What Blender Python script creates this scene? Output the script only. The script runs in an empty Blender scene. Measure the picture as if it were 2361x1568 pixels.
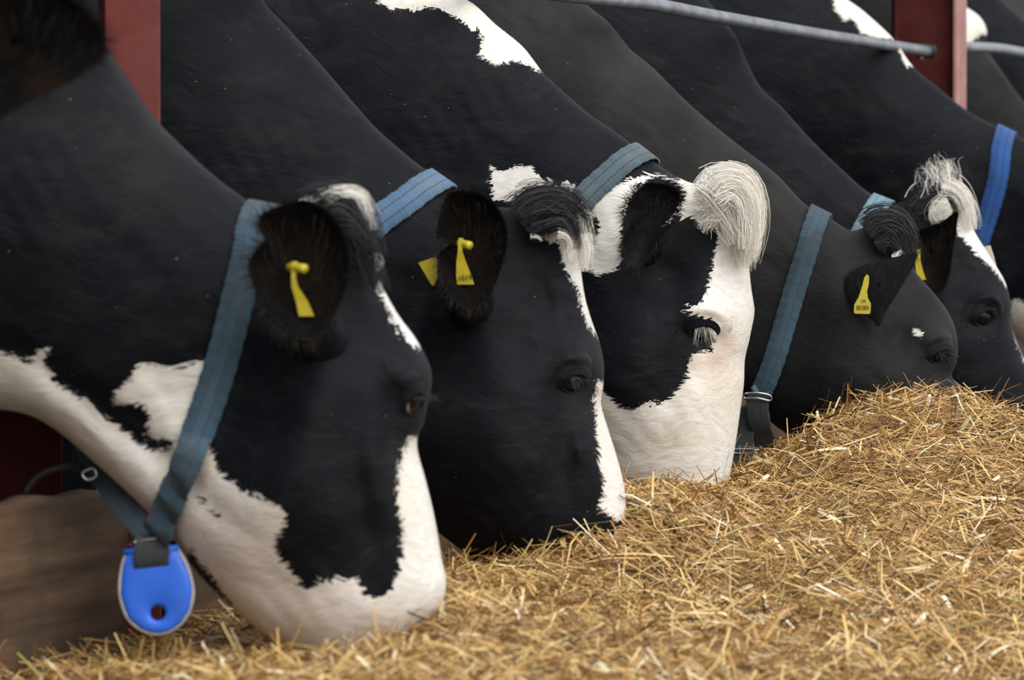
import bpy, math, random
import numpy as np
from mathutils import Vector, Matrix
rnd = random.Random(7)
rng = np.random.default_rng(7)
C = bpy.context.scene.collection
S = bpy.context.scene

# ------------------------------------------------------------------ camera, world, light
PW, PH, FPX = 2361.0, 1568.0, 9000.0
CAMZ = 0.90
PITCH = math.atan((784 - 480) / FPX)
cam_d = bpy.data.cameras.new('camera')
cam = bpy.data.objects.new('camera', cam_d); C.objects.link(cam); S.camera = cam
cam_d.sensor_width = 36.0; cam_d.sensor_fit = 'HORIZONTAL'; cam_d.lens = FPX * 36.0 / PW
cam.location = (0, 0, CAMZ); cam.rotation_euler = (math.pi / 2 - PITCH, 0, 0)
cam_d.clip_start = 0.2; cam_d.clip_end = 200
cam_d.dof.use_dof = True; cam_d.dof.focus_distance = 6.15; cam_d.dof.aperture_fstop = 7.6

w = bpy.data.worlds.new('world'); S.world = w; w.use_nodes = True
nt = w.node_tree; bg = nt.nodes['Background']
tc = nt.nodes.new('ShaderNodeTexCoord'); sx = nt.nodes.new('ShaderNodeSeparateXYZ')
rp = nt.nodes.new('ShaderNodeValToRGB')
nt.links.new(tc.outputs['Generated'], sx.inputs[0]); nt.links.new(sx.outputs['Z'], rp.inputs[0])
nt.links.new(rp.outputs[0], bg.inputs[0])
rp.color_ramp.elements[0].position = 0.0; rp.color_ramp.elements[0].color = (0.95, 0.97, 1.0, 1)
rp.color_ramp.elements[1].position = 1.0; rp.color_ramp.elements[1].color = (0.85, 0.91, 1.0, 1)
bg.inputs[1].default_value = 0.74
sd = bpy.data.lights.new('sun', 'SUN'); sun = bpy.data.objects.new('sun', sd); C.objects.link(sun)
sd.energy = 2.0; sd.angle = math.radians(60); sd.color = (1.0, 0.985, 0.96)
sun_from = Vector((0.55, -0.95, 1.0))
sun.rotation_euler = sun_from.to_track_quat('Z', 'Y').to_euler()
S.view_settings.view_transform = 'Standard'; S.view_settings.look = 'None'
S.view_settings.exposure = 0.56; S.view_settings.gamma = 1.0; S.view_settings.use_curve_mapping = False

CP, SP = math.cos(PITCH), math.sin(PITCH)
def ray(px, py):
    x = (px - PW / 2) / FPX; y = -(py - PH / 2) / FPX
    return np.array([x, CP + y * SP, -SP + y * CP])
def at(px, py, D):
    """world point on the sight line of a pixel, D metres in front"""
    r = ray(px, py); return r * (D / r[1]) + np.array([0, 0, CAMZ])
def to_px(P):
    P = np.asarray(P, float); X = P[..., 0]; Y = P[..., 1]; Z = P[..., 2] - CAMZ
    dep = Y * CP - Z * SP; up = Y * SP + Z * CP
    return np.stack([PW / 2 + FPX * X / dep, PH / 2 - FPX * up / dep], -1)

# ------------------------------------------------------------------ generic helpers
def prop(o, label=None, cat=None, group=None, kind=None):
    if label: o['label'] = label
    if cat: o['category'] = cat
    if group: o['group'] = group
    if kind: o['kind'] = kind
    return o
def mesh_obj(name, V, F, mat=None, parent=None, smooth=True, attrs=None, uv=None, mats=None, matidx=None):
    me = bpy.data.meshes.new(name)
    V = np.asarray(V, np.float32)
    if isinstance(F, np.ndarray):
        n, k = F.shape
        me.vertices.add(len(V)); me.vertices.foreach_set('co', V.ravel())
        me.loops.add(n * k); me.loops.foreach_set('vertex_index', F.astype(np.int32).ravel())
        me.polygons.add(n); me.polygons.foreach_set('loop_start', np.arange(0, n * k, k, dtype=np.int32))
        me.polygons.foreach_set('loop_total', np.full(n, k, np.int32))
        me.update(calc_edges=True)
    else:
        me.from_pydata([tuple(map(float, v)) for v in V], [], F)
    if smooth: me.polygons.foreach_set('use_smooth', np.ones(len(me.polygons), bool))
    for k_, a in (attrs or {}).items():
        if a.ndim == 1:
            at_ = me.attributes.new(k_, 'FLOAT', 'POINT'); at_.data.foreach_set('value', a.astype(np.float32))
        else:
            at_ = me.attributes.new(k_, 'FLOAT_COLOR', 'POINT'); at_.data.foreach_set('color', a.astype(np.float32).ravel())
    if uv is not None:
        l = me.uv_layers.new(name='UVMap')
        li = np.empty(len(me.loops), np.int32); me.loops.foreach_get('vertex_index', li)
        l.data.foreach_set('uv', np.asarray(uv, np.float32)[li].ravel())
    for m in (mats or ([mat] if mat else [])): me.materials.append(m)
    if matidx is not None: me.polygons.foreach_set('material_index', np.asarray(matidx, np.int32))
    me.update()
    o = bpy.data.objects.new(name, me); C.objects.link(o)
    if parent is not None: o.parent = parent
    return o
def empty(name, loc, rz=0.0):
    o = bpy.data.objects.new(name, None); C.objects.link(o); o.location = loc; o.rotation_euler = (0, 0, rz)
    o.empty_display_size = 0.1
    return o
def catmull(P, n=6, closed=True):
    P = np.asarray(P, float); N = len(P); out = []
    rngi = range(N if closed else N - 1)
    for i in rngi:
        if closed: a, b, c, d = P[(i - 1) % N], P[i], P[(i + 1) % N], P[(i + 2) % N]
        else: a, b, c, d = P[max(i - 1, 0)], P[i], P[i + 1], P[min(i + 2, N - 1)]
        for k in range(n):
            t = k / n
            out.append(0.5 * ((2 * b) + (-a + c) * t + (2 * a - 5 * b + 4 * c - d) * t * t + (-a + 3 * b - 3 * c + d) * t ** 3))
    if not closed: out.append(P[-1])
    return np.array(out)
def poly_sd(P, X, Y):
    """signed distance (positive inside) from points to a closed polygon"""
    X = X.astype(np.float32); Y = Y.astype(np.float32)
    d2 = np.full(X.shape, 1e9, np.float32); ins = np.zeros(X.shape, bool)
    for (x0, y0), (x1, y1) in zip(P, np.roll(P, -1, 0)):
        ex, ey = x1 - x0, y1 - y0; L = ex * ex + ey * ey
        if L < 1e-14: continue
        t = np.clip(((X - x0) * ex + (Y - y0) * ey) / L, 0, 1)
        np.minimum(d2, (X - x0 - t * ex) ** 2 + (Y - y0 - t * ey) ** 2, out=d2)
        if ey != 0:
            c = ((Y >= y0) != (Y >= y1)) & (X < x0 + (Y - y0) / ey * ex)
            ins ^= c
    d = np.sqrt(d2); return np.where(ins, d, -d)
def tube(path, radii, seg=8, cap=True):
    path = np.asarray(path, float); n = len(path)
    radii = np.broadcast_to(np.asarray(radii, float), (n,))
    T = np.gradient(path, axis=0); T /= np.linalg.norm(T, axis=1)[:, None]
    up = np.array([0, 0, 1.0]) if abs(T[0][2]) < 0.9 else np.array([0, 1.0, 0])
    V = []; prev = None
    for i in range(n):
        a = np.cross(T[i], up) if prev is None else prev - T[i] * np.dot(prev, T[i])
        a /= np.linalg.norm(a); prev = a; b = np.cross(T[i], a)
        for k in range(seg):
            th = 2 * math.pi * k / seg
            V.append(path[i] + radii[i] * (math.cos(th) * a + math.sin(th) * b))
    F = []
    for i in range(n - 1):
        for k in range(seg):
            k2 = (k + 1) % seg
            F.append((i * seg + k, i * seg + k2, (i + 1) * seg + k2, (i + 1) * seg + k))
    if cap:
        F.append(tuple(range(seg))[::-1]); F.append(tuple((n - 1) * seg + k for k in range(seg)))
    return V, F
class MB:
    def __init__(s): s.V = []; s.F = []
    def add(s, V, F):
        b = len(s.V); s.V += [tuple(map(float, v)) for v in V]; s.F += [tuple(i + b for i in f) for f in F]; return s
    def box(s, c, size, rz=0.0, bev=0.0):
        hx, hy, hz = size[0] / 2, size[1] / 2, size[2] / 2
        cz, sz_ = math.cos(rz), math.sin(rz); b = min(bev, hx * .45, hy * .45, hz * .45)
        V = []
        if b <= 0:
            for x in (-hx, hx):
                for y in (-hy, hy):
                    for z in (-hz, hz): V.append((x, y, z))
            F = [(0, 1, 3, 2), (4, 6, 7, 5), (0, 4, 5, 1), (2, 3, 7, 6), (0, 2, 6, 4), (1, 5, 7, 3)]
        else:
            ring = [(-hx + b, -hy), (hx - b, -hy), (hx, -hy + b), (hx, hy - b), (hx - b, hy), (-hx + b, hy), (-hx, hy - b), (-hx, -hy + b)]
            kx, ky = (hx - b) / hx, (hy - b) / hy
            for z, sc in ((-hz, 1), (-hz + b, 0), (hz - b, 0), (hz, 1)):
                for (x, y) in ring: V.append((x * (kx if sc else 1), y * (ky if sc else 1), z))
            F = [tuple(range(8))[::-1], tuple(range(24, 32))]
            for l in range(3):
                for k in range(8): F.append((l * 8 + k, l * 8 + (k + 1) % 8, l * 8 + 8 + (k + 1) % 8, l * 8 + 8 + k))
        V = [(c[0] + x * cz - y * sz_, c[1] + x * sz_ + y * cz, c[2] + z) for x, y, z in V]
        return s.add(V, F)
    def tube(s, path, r, seg=8, cap=True): return s.add(*tube(path, r, seg, cap))
    def build(s, name, mat, parent=None, smooth=False): return mesh_obj(name, s.V, s.F, mat, parent, smooth)
def autosmooth(o, ang=35):
    m = o.modifiers.new('edges', 'EDGE_SPLIT'); m.split_angle = math.radians(ang); return o

# ------------------------------------------------------------------ materials
def new_mat(name):
    m = bpy.data.materials.new(name); m.use_nodes = True
    return m, m.node_tree, m.node_tree.nodes['Principled BSDF']
class NT:
    def __init__(s, t): s.t = t
    def n(s, typ, **kw):
        x = s.t.nodes.new(typ)
        for k, v in kw.items(): setattr(x, k, v)
        return x
    def l(s, a, b): s.t.links.new(a, b)
    def put(s, v, sock):
        if hasattr(v, 'is_linked') or isinstance(v, bpy.types.NodeSocket): s.l(v, sock)
        else:
            try: sock.default_value = v
            except TypeError: sock.default_value = tuple(v) + (1,)
    def math(s, op, a, b=0.0, clamp=False):
        x = s.n('ShaderNodeMath', operation=op); x.use_clamp = clamp; s.put(a, x.inputs[0]); s.put(b, x.inputs[1]); return x.outputs[0]
    def mix(s, f, a, b, typ='MIX'):
        x = s.n('ShaderNodeMix', data_type='RGBA', blend_type=typ); s.put(f, x.inputs[0])
        s.put(a if not isinstance(a, tuple) else a + (1,) if len(a) == 3 else a, x.inputs[6])
        s.put(b if not isinstance(b, tuple) else b + (1,) if len(b) == 3 else b, x.inputs[7]); return x.outputs[2]
    def noise(s, vec, scale, detail=2, rough=0.5, out=0):
        x = s.n('ShaderNodeTexNoise'); x.inputs['Scale'].default_value = scale; x.inputs['Detail'].default_value = detail
        x.inputs['Roughness'].default_value = rough
        if vec is not None: s.l(vec, x.inputs['Vector'])
        return x.outputs[out]
    def mapping(s, vec, scale=(1, 1, 1), rot=(0, 0, 0), loc=(0, 0, 0)):
        x = s.n('ShaderNodeMapping'); s.l(vec, x.inputs[0]); x.inputs['Scale'].default_value = scale
        x.inputs['Rotation'].default_value = rot; x.inputs['Location'].default_value = loc; return x.outputs[0]
    def ramp(s, f, stops):
        x = s.n('ShaderNodeValToRGB'); s.l(f, x.inputs[0]); e = x.color_ramp.elements
        while len(e) < len(stops): e.new(0.5)
        for el, (p, c) in zip(e, stops): el.position = p; el.color = tuple(c) + (1,) if len(c) == 3 else c
        return x.outputs[0]
    def mr(s, f, a, b, c=0.0, d=1.0, smooth=False):
        x = s.n('ShaderNodeMapRange'); 
        if smooth: x.interpolation_type = 'SMOOTHSTEP'
        s.l(f, x.inputs[0])
        for i, v in enumerate((a, b, c, d)): x.inputs[i + 1].default_value = v
        return x.outputs[0]
    def bump(s, h, strength, dist, normal=None):
        x = s.n('ShaderNodeBump'); s.l(h, x.inputs['Height']); x.inputs['Strength'].default_value = strength
        x.inputs['Distance'].default_value = dist
        if normal is not None: s.l(normal, x.inputs['Normal'])
        return x.outputs[0]

def fur_material(name, black=(0.0024, 0.0028, 0.0042), brown=(0.036, 0.033, 0.030), white=(0.80, 0.78, 0.745)):
    m, t, b = new_mat(name); g = NT(t)
    oc = g.n('ShaderNodeTexCoord').outputs['Object']
    pa = g.n('ShaderNodeAttribute', attribute_name='patch').outputs['Fac']
    br = g.n('ShaderNodeAttribute', attribute_name='brown').outputs['Fac']
    pk = g.n('ShaderNodeAttribute', attribute_name='skin').outputs['Fac']
    # hair lies roughly along the body: stretched noise, slightly wavy
    wob = g.noise(oc, 7.0, 2, 0.5, 1)
    wv = g.n('ShaderNodeVectorMath', operation='MULTIPLY_ADD'); g.l(wob, wv.inputs[0]); wv.inputs[1].default_value = (0.12, 0.12, 0.12); g.l(oc, wv.inputs[2])
    st = g.mapping(wv.outputs[0], (90, 240, 620), (0, math.radians(12), 0))
    hair = g.noise(st, 1.0, 3, 0.65)
    st2 = g.mapping(wv.outputs[0], (32, 90, 190), (0, math.radians(12), 0))
    tuft = g.noise(st2, 1.0, 3, 0.6)
    big = g.noise(oc, 9.0, 3, 0.6)
    edge = g.math('ADD', pa, g.math('MULTIPLY', g.math('SUBTRACT', tuft, 0.5), 0.026))
    edge = g.math('ADD', edge, g.math('MULTIPLY', g.math('SUBTRACT', hair, 0.5), 0.022))
    mask = g.mr(edge, -0.0012, 0.0012)
    blk = g.mix(g.mr(hair, 0.3, 0.75), black, tuple(v * 2.1 for v in black))
    brn = g.mix(g.mr(hair, 0.3, 0.75), tuple(v * 0.7 for v in brown), brown)
    bf = g.math('MULTIPLY', br, g.mr(big, 0.25, 0.7), clamp=True)
    dust_sheen = g.noise(g.mapping(wv.outputs[0], (9, 16, 30), (0, math.radians(25), 0)), 1.0, 5, .7)
    blk = g.mix(g.mr(dust_sheen, .50, .74, 0, .7), blk, (0.016, 0.0155, 0.0165))  # dust patches and light sheen blotches, both painted over the black fur
    dark = g.mix(bf, blk, brn)
    wcol = g.mix(g.mr(big, 0.35, 0.75), white, (white[0] * .93, white[1] * .86, white[2] * .74))
    wcol = g.mix(g.mr(tuft, 0.42, 0.72, 0, 0.55), wcol, (white[0] * .72, white[1] * .64, white[2] * .52))
    wcol = g.mix(pk, wcol, (0.42, 0.25, 0.18))
    col = g.mix(mask, dark, wcol)
    # chaff specks
    vo = g.n('ShaderNodeTexVoronoi'); vo.feature = 'F1'; g.l(g.mapping(oc, (44, 60, 120), (0, .5, 0)), vo.inputs['Vector']); vo.inputs['Scale'].default_value = 1.0
    sep = g.n('ShaderNodeSeparateColor'); g.l(vo.outputs['Color'], sep.inputs[0])
    spk = g.math('MULTIPLY', g.mr(vo.outputs['Distance'], 0.045, 0.075, .75, 0), g.mr(sep.outputs[0], 0.86, 0.87))
    col = g.mix(spk, col, (0.34, 0.27, 0.16))
    g.l(col, b.inputs['Base Color'])
    b.inputs['Roughness'].default_value = 0.62
    b.inputs['Specular IOR Level'].default_value = 0.13
    b.inputs['Sheen Weight'].default_value = 0.025; b.inputs['Sheen Roughness'].default_value = 0.35
    b.inputs['Sheen Tint'].default_value = (0.75, 0.85, 1.0, 1)
    wr = g.mapping(wv.outputs[0], (22, 40, 60), (0, math.radians(50), 0))
    h = g.math('ADD', g.math('MULTIPLY', hair, 0.6), g.math('MULTIPLY', tuft, 0.8))
    n1 = g.bump(h, 0.55, 0.0014)
    n2 = g.bump(g.noise(wr, 1.0, 2, 0.5), 0.30, 0.006, n1)
    g.l(n2, b.inputs['Normal'])
    return m
def simple(name, col, rough=0.6, metal=0.0, var=0.0, vscale=30, bump=0.0, bscale=200, spec=0.5, dirt=None, dscale=12, dlo=.5, dhi=.7):
    m, t, b = new_mat(name); g = NT(t)
    oc = g.n('ShaderNodeTexCoord').outputs['Object']
    c = g.mix(g.mr(g.noise(oc, vscale, 3), 0.3, 0.7), tuple(v * (1 - var) for v in col), tuple(min(1, v * (1 + var)) for v in col))
    if dirt: c = g.mix(g.mr(g.noise(oc, dscale, 5, .65), dlo, dhi), c, dirt)
    g.l(c, b.inputs['Base Color']); b.inputs['Roughness'].default_value = rough; b.inputs['Metallic'].default_value = metal
    b.inputs['Specular IOR Level'].default_value = spec
    if bump: g.l(g.bump(g.noise(oc, bscale, 3), bump, 0.002), b.inputs['Normal'])
    return m
def hair_material(name, cols, rough=0.5, spec=0.3):
    m, t, b = new_mat(name); g = NT(t)
    a = g.n('ShaderNodeAttribute', attribute_name='shade').outputs['Fac']
    n = len(cols); g.l(g.ramp(a, [(i / (n - 1) if n > 1 else 0, c) for i, c in enumerate(cols)]), b.inputs['Base Color'])
    b.inputs['Roughness'].default_value = rough; b.inputs['Specular IOR Level'].default_value = spec
    return m

M_fur = fur_material('black_and_white_fur')
M_fur_brown = fur_material('brownish_black_fur', black=(0.0065, 0.0063, 0.0066))
M_hair_ear = hair_material('dark_ear_hair', [(0.003, 0.003, 0.003), (0.008, 0.0065, 0.005), (0.034, 0.024, 0.014)], 0.7, 0.15)
M_hair_black = hair_material('black_hair', [(0.003, 0.003, 0.004), (0.016, 0.017, 0.021)], 0.42, 0.4)
M_hair_white = hair_material('cream_hair', [(0.62, 0.54, 0.42), (0.86, 0.81, 0.72), (0.90, 0.88, 0.82)])
M_eye = simple('dark_eyeball', (0.004, 0.004, 0.006), 0.04)
M_floor = simple('concrete', (0.10, 0.095, 0.085), 0.9, var=0.3, vscale=5, bump=0.3, bscale=40)

# ------------------------------------------------------------------ surface nets on a (non-uniform) grid
def surface_nets(Fv, xs, ys, zs):
    ins = Fv > 0
    nx, ny, nz = Fv.shape
    cs = [(i, j, k) for i in (0, 1) for j in (0, 1) for k in (0, 1)]
    def sub(A, c): return A[c[0]:nx - 1 + c[0], c[1]:ny - 1 + c[1], c[2]:nz - 1 + c[2]]
    cnt = np.zeros((nx - 1, ny - 1, nz - 1), np.int8)
    for c in cs: cnt += sub(ins, c)
    act = (cnt > 0) & (cnt < 8)
    I, J, K = np.nonzero(act)
    idx = np.full(act.shape, -1, np.int32); idx[I, J, K] = np.arange(len(I))
    val = {c: Fv[I + c[0], J + c[1], K + c[2]] for c in cs}
    pos = np.zeros((len(I), 3), np.float64); num = np.zeros(len(I))
    G = (xs, ys, zs); B = (I, J, K)
    for c in cs:
        for ax in range(3):
            if c[ax] == 1: continue
            d = list(c); d[ax] = 1; d = tuple(d)
            a, b = val[c], val[d]; m = (a > 0) != (b > 0)
            t = np.where(m, a / np.where(m, a - b, 1), 0)
            p = np.stack([G[q][B[q] + c[q]] for q in range(3)], -1).astype(np.float64)
            p[:, ax] += t * (G[ax][B[ax] + 1] - G[ax][B[ax]])
            pos[m] += p[m]; num[m] += 1
    pos /= num[:, None]
    quads = []
    for ax in range(3):
        o1, o2 = [(1, 2), (2, 0), (0, 1)][ax]
        sl0 = [slice(None)] * 3; sl1 = [slice(None)] * 3
        sl0[ax] = slice(0, -1); sl1[ax] = slice(1, None)
        for q in (o1, o2): sl0[q] = slice(1, -1); sl1[q] = slice(1, -1)
        a = ins[tuple(sl0)]; b = ins[tuple(sl1)]
        for m, flip in ((a & ~b, False), (~a & b, True)):
            E = list(np.nonzero(m)); E[o1] = E[o1] + 1; E[o2] = E[o2] + 1
            def cell(d1, d2):
                c = [E[0], E[1], E[2]]; c[o1] = c[o1] - d1; c[o2] = c[o2] - d2; return idx[c[0], c[1], c[2]]
            q = np.stack([cell(1, 1), cell(0, 1), cell(0, 0), cell(1, 0)], -1)
            quads.append(q[:, ::-1] if flip else q)
    return pos, np.concatenate(quads)
def relax(P, Q, it=2, lam=0.5):
    n = len(P); E = np.concatenate([Q[:, [0, 1]], Q[:, [1, 2]], Q[:, [2, 3]], Q[:, [3, 0]]])
    deg = np.bincount(E[:, 0], minlength=n) + np.bincount(E[:, 1], minlength=n); deg = np.maximum(deg, 1)[:, None]
    for i in range(it):
        for l in (lam, -lam * 0.95):
            s = np.zeros_like(P)
            for ax in range(3):
                s[:, ax] = np.bincount(E[:, 0], P[E[:, 1], ax], n) + np.bincount(E[:, 1], P[E[:, 0], ax], n)
            P = P + l * (s / deg - P)
    return P

def poisson(mask, h):
    """solve lap(p) = -1 inside the mask, 0 outside (conjugate gradient)"""
    mf = mask.astype(np.float32)
    def A(p):
        q = 4 * p
        q[1:] -= p[:-1]; q[:-1] -= p[1:]; q[:, 1:] -= p[:, :-1]; q[:, :-1] -= p[:, 1:]
        return q * mf
    b = mf * h * h; x = np.zeros_like(b); r = b.copy(); p = r.copy(); rs = (r * r).sum()
    for i in range(420):
        Ap = A(p); al = rs / (p * Ap).sum(); x += al * p; r -= al * Ap; rn = (r * r).sum()
        if rn < 1e-13: break
        p = r + rn / rs * p; rs = rn
    return x

def bilin(A, x, y):
    x = np.clip(x, 0, A.shape[0] - 1.001); y = np.clip(y, 0, A.shape[1] - 1.001)
    i = x.astype(int); j = y.astype(int); fx = x - i; fy = y - j
    return A[i, j] * (1 - fx) * (1 - fy) + A[i + 1, j] * fx * (1 - fy) + A[i, j + 1] * (1 - fx) * fy + A[i + 1, j + 1] * fx * fy

BODY_YAW = 17.0
LEFT_PX, RIGHT_PX = -60, 2430
class Cow:
    """A cow in its own frame: X forward along the head's plane, Y sideways (negative: the side seen), Z up."""
    def __init__(s, D, refx, yaw, top, under, poll, asp, brushes, res=0.0062, bend=0.42, body=True, label='', mat=None):
        s.a = math.radians(yaw); O = at(refx, 480, D)
        s.O = np.array([O[0], O[1], 0.0]); s.f = np.array([math.cos(s.a), -math.sin(s.a), 0]); s.r = np.array([math.sin(s.a), math.cos(s.a), 0])
        s.D = D; s.scale = FPX / D
        s.root = empty('cow', s.O, -s.a)
        prop(s.root, label, 'cow', 'black and white cows in a row at the feed barrier')
        T = [s.uv(*p[:2], (p[2] if len(p) > 2 else 0.0)) for p in top]; U = [s.uv(*p[:2], (p[2] if len(p) > 2 else 0.0)) for p in under]
        s.pu, s.pz = s.uv(*poll)
        up = s.pu
        bodyp = [(up - .74, .60), (up - .95, .64), (up - 1.45, .60), (up - 1.95, .68), (up - 2.15, .80), (up - 2.28, 1.02), (up - 2.24, 1.30),
                 (up - 2.0, 1.41), (up - 1.4, 1.38), (up - .92, 1.43)]
        if T[0][0] < up - .7: bodyp = bodyp[:-1]
        P = catmull(np.array(T + U + bodyp), 5)
        h = 0.0075
        x0, x1 = P[:, 0].min() - .05, P[:, 0].max() + .05; y0, y1 = P[:, 1].min() - .05, P[:, 1].max() + .05
        gx = np.arange(x0, x1, h); gy = np.arange(y0, y1, h)
        X, Y = np.meshgrid(gx, gy, indexing='ij')
        s.sd = poly_sd(P, X, Y)
        psi = poisson(s.sd > 0, h)
        Ts = np.sqrt(np.maximum(2 * psi, 0))
        # aspect field (inverse distance weighting)
        A = [(s.uv(a_[0], a_[1]) + (a_[2],)) for a_ in asp] + [(up - 1.3, 1.0, .74), (up - 2.1, 1.0, .62), (up - .85, 1.0, .62)]
        num = np.zeros_like(X); den = np.zeros_like(X)
        for (au, av, aa) in A:
            wt = 1 / ((X - au) ** 2 + (Y - av) ** 2 + 0.0025) ** 1.5; num += wt * aa; den += wt
        asp_f = num / den
        Q = (Ts * asp_f) ** 2
        d = np.maximum(s.sd, 1e-4)
        R = np.where(s.sd > 0.018, Q / d, 0.0); known = s.sd > 0.018
        Wt = known.astype(float); cur = R.copy()
        for it in range(60):   # spread the ratio outwards
            a1 = np.zeros_like(cur); b1 = np.zeros_like(cur)
            for ax, sh in ((0, 1), (0, -1), (1, 1), (1, -1)):
                a1 += np.roll(cur * (Wt > 0), sh, ax); b1 += np.roll((Wt > 0).astype(float), sh, ax)
            avg = a1 / np.maximum(b1, 1); nw = (b1 > 0)
            cur = np.where(known, R, np.where(nw, avg, cur)); Wt = np.where(known | nw, 1.0, Wt)
        cur = np.where(cur <= 0, 0.05, cur)
        Q = np.where(known, Q, cur * s.sd)
        rel = np.zeros_like(X)
        for (bx, by, rx, ry, rot, amp) in brushes:
            wo = -0.10
            bu, bv = s.uv(bx, by, wo); rx /= s.scale; ry /= s.scale
            c, sn = math.cos(math.radians(rot)), math.sin(math.radians(rot))
            dx, dy = X - bu, -(Y - bv)
            rel += amp * np.exp(-(((dx * c + dy * sn) / rx) ** 2 + ((-dx * sn + dy * c) / ry) ** 2))
        rel *= 1.65
        rel += .0016 * np.sin(X * 47 + 2.2 * np.sin(Y * 31 + D) + D * 3) * np.sin(Y * 39 + 1.7 * np.sin(X * 23)) + .0008 * np.sin((X + Y) * 150 + 3 * np.sin(X * 17 - Y * 13)) * np.clip(np.sin(X * 11 - Y * 19 + D), 0, 1)
        rel *= np.clip(s.sd / 0.022, 0, 1) ** 0.8
        Wd = np.sqrt(np.maximum(Q, 0)) + rel
        Q = np.where(s.sd > 0, np.sign(Wd) * Wd ** 2, Q)
        s.gx0, s.gy0, s.h, s.Q = x0, y0, h, Q
        s.ub = up - bend; s.delta = math.sin(math.radians(BODY_YAW) - s.a)
        s.P = P
    def uv(s, px, py, w=0.0):
        r = ray(px, py); o = np.array([0, 0, CAMZ]); t = (s.O + w * s.r) @ s.r / (r @ s.r); p = o + r * t
        return (float((p - s.O) @ s.f), float(p[2]))
    def W(s, u, v):
        q = bilin(s.Q, (np.asarray(u) - s.gx0) / s.h, (np.asarray(v) - s.gy0) / s.h)
        return np.sqrt(np.maximum(q, 0))
    def bendw(s, u):
        x = s.ub - np.asarray(u); return s.delta * (0.5 * (x + np.sqrt(x * x + 0.02)) - 0.01)
    def surf(s, px, py, off=0.0):
        w_ = -0.1
        for _ in range(8):
            u, v = s.uv(px, py, w_); w_ = 0.5 * w_ + 0.5 * (-float(s.W(u, v)) - off + float(s.bendw(u)))
        return np.array([u, w_, v])
    def loc(s, px, py, w):
        u, v = s.uv(px, py, w); return np.array([u, w, v])
    def world(s, L):
        L = np.asarray(L); return s.O + L[..., 0:1] * s.f + L[..., 1:2] * s.r + np.array([0, 0, 1]) * L[..., 2:3]
    def normal(s, L):
        e = 0.012; u, v = L[0], L[2]
        a = s.W(u + e, v) - s.W(u - e, v); b = s.W(u, v + e) - s.W(u, v - e)
        n = np.array([-a / (2 * e), -1.0, -b / (2 * e)]); return n / np.linalg.norm(n)
    def build(s, white=(), black=(), brown=(), skin=(), res=0.0062, mat=None):
        P = s.P; s.marks = (white, black, brown, skin); s.mat = mat or M_fur
        def axis(lo, hi, f0, f1, fine, coarse):
            out = [lo]
            while out[-1] < hi:
                c = out[-1]; out.append(c + (fine if f0 <= c <= f1 else coarse))
            return np.array(out)
        uL = min(s.uv(LEFT_PX, 600)[0], s.pu); uR = s.uv(RIGHT_PX, 600)[0]
        uR = P[:, 0].max() + .05 if uR > P[:, 0].max() else uR
        if uR < P[:, 0].min(): uR = P[:, 0].min()
        us = axis(P[:, 0].min() - .04, P[:, 0].max() + .04, uL, uR, res, 0.03)
        vt = s.uv(1000, -60)[1]
        vs = axis(-0.012, P[:, 1].max() + .04, 0.28, vt, res, 0.03)
        ws = axis(-0.40, 0.40, -0.30, 0.2, res * 1.1, 0.03)
        U, V = np.meshgrid(us, vs, indexing='ij')
        q = bilin(s.Q, (U - s.gx0) / s.h, (V - s.gy0) / s.h)
        q = np.where(V < s.gy0 + 0.01, -0.01, q)
        F3 = (q[:, None, :] - (ws ** 2)[None, :, None]).astype(np.float32)
        # legs
        for (lu, lr) in ((-.80, .085), (-2.0, .10)):
            for sg in (-1, 1):
                for (a0, b0, ra, rb) in (((0, .78), (.02, .42), lr * 1.35, lr * .62), ((.02, .42), (0, .12), lr * .62, lr * .48), ((0, .14), (.03, .0), lr * .52, lr * .75)) if lu > -1 else \
                        (((.05, .90), (.12, .62), lr * 1.6, lr * .9), ((.12, .62), (-.08, .46), lr * .9, lr * .58), ((-.08, .46), (-.02, .12), lr * .55, lr * .45), ((-.02, .14), (.02, .0), lr * .48, lr * .7)):
                    ax, az, bx, bz = s.pu + lu + a0[0], a0[1], s.pu + lu + b0[0], b0[1]
                    wc = sg * .17
                    iu = np.nonzero((us > min(ax, bx) - .2) & (us < max(ax, bx) + .2))[0]; iv = np.nonzero((vs > bz - .2) & (vs < az + .2))[0]
                    if len(iu) == 0 or len(iv) == 0: continue
                    sl = (slice(iu[0], iu[-1] + 1), slice(None), slice(iv[0], iv[-1] + 1))
                    uu, ww, vv = us[iu][:, None, None], ws[None, :, None], vs[iv][None, None, :]
                    ex, ez = bx - ax, bz - az
                    t = np.clip(((uu - ax) * ex + (vv - az) * ez) / (ex * ex + ez * ez), 0, 1)
                    rr = ra + t * (rb - ra)
                    f = rr ** 2 - ((uu - ax - t * ex) ** 2 + (ww - wc) ** 2 + (vv - az - t * ez) ** 2)
                    F3[sl] = np.maximum(F3[sl], f)
        F3[:, :, 0] = -0.01
        pos, quads = surface_nets(F3, us, ws, vs)
        pos = relax(pos, quads, 2)
        pos[:, 1] += s.bendw(pos[:, 0])
        px = to_px(s.world(pos))
        def field(polys):
            f = np.full(len(pos), -1.0)
            for p in polys:
                p = np.array(p, float)
                m = (px[:, 0] > p[:, 0].min() - 120) & (px[:, 0] < p[:, 0].max() + 120) & (px[:, 1] > p[:, 1].min() - 120) & (px[:, 1] < p[:, 1].max() + 120)
                if m.any(): f[m] = np.maximum(f[m], poly_sd(p, px[m, 0], px[m, 1]) / s.scale)
            return f
        pf = field(white)
        if black: pf = np.minimum(pf, -field(black))
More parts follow.
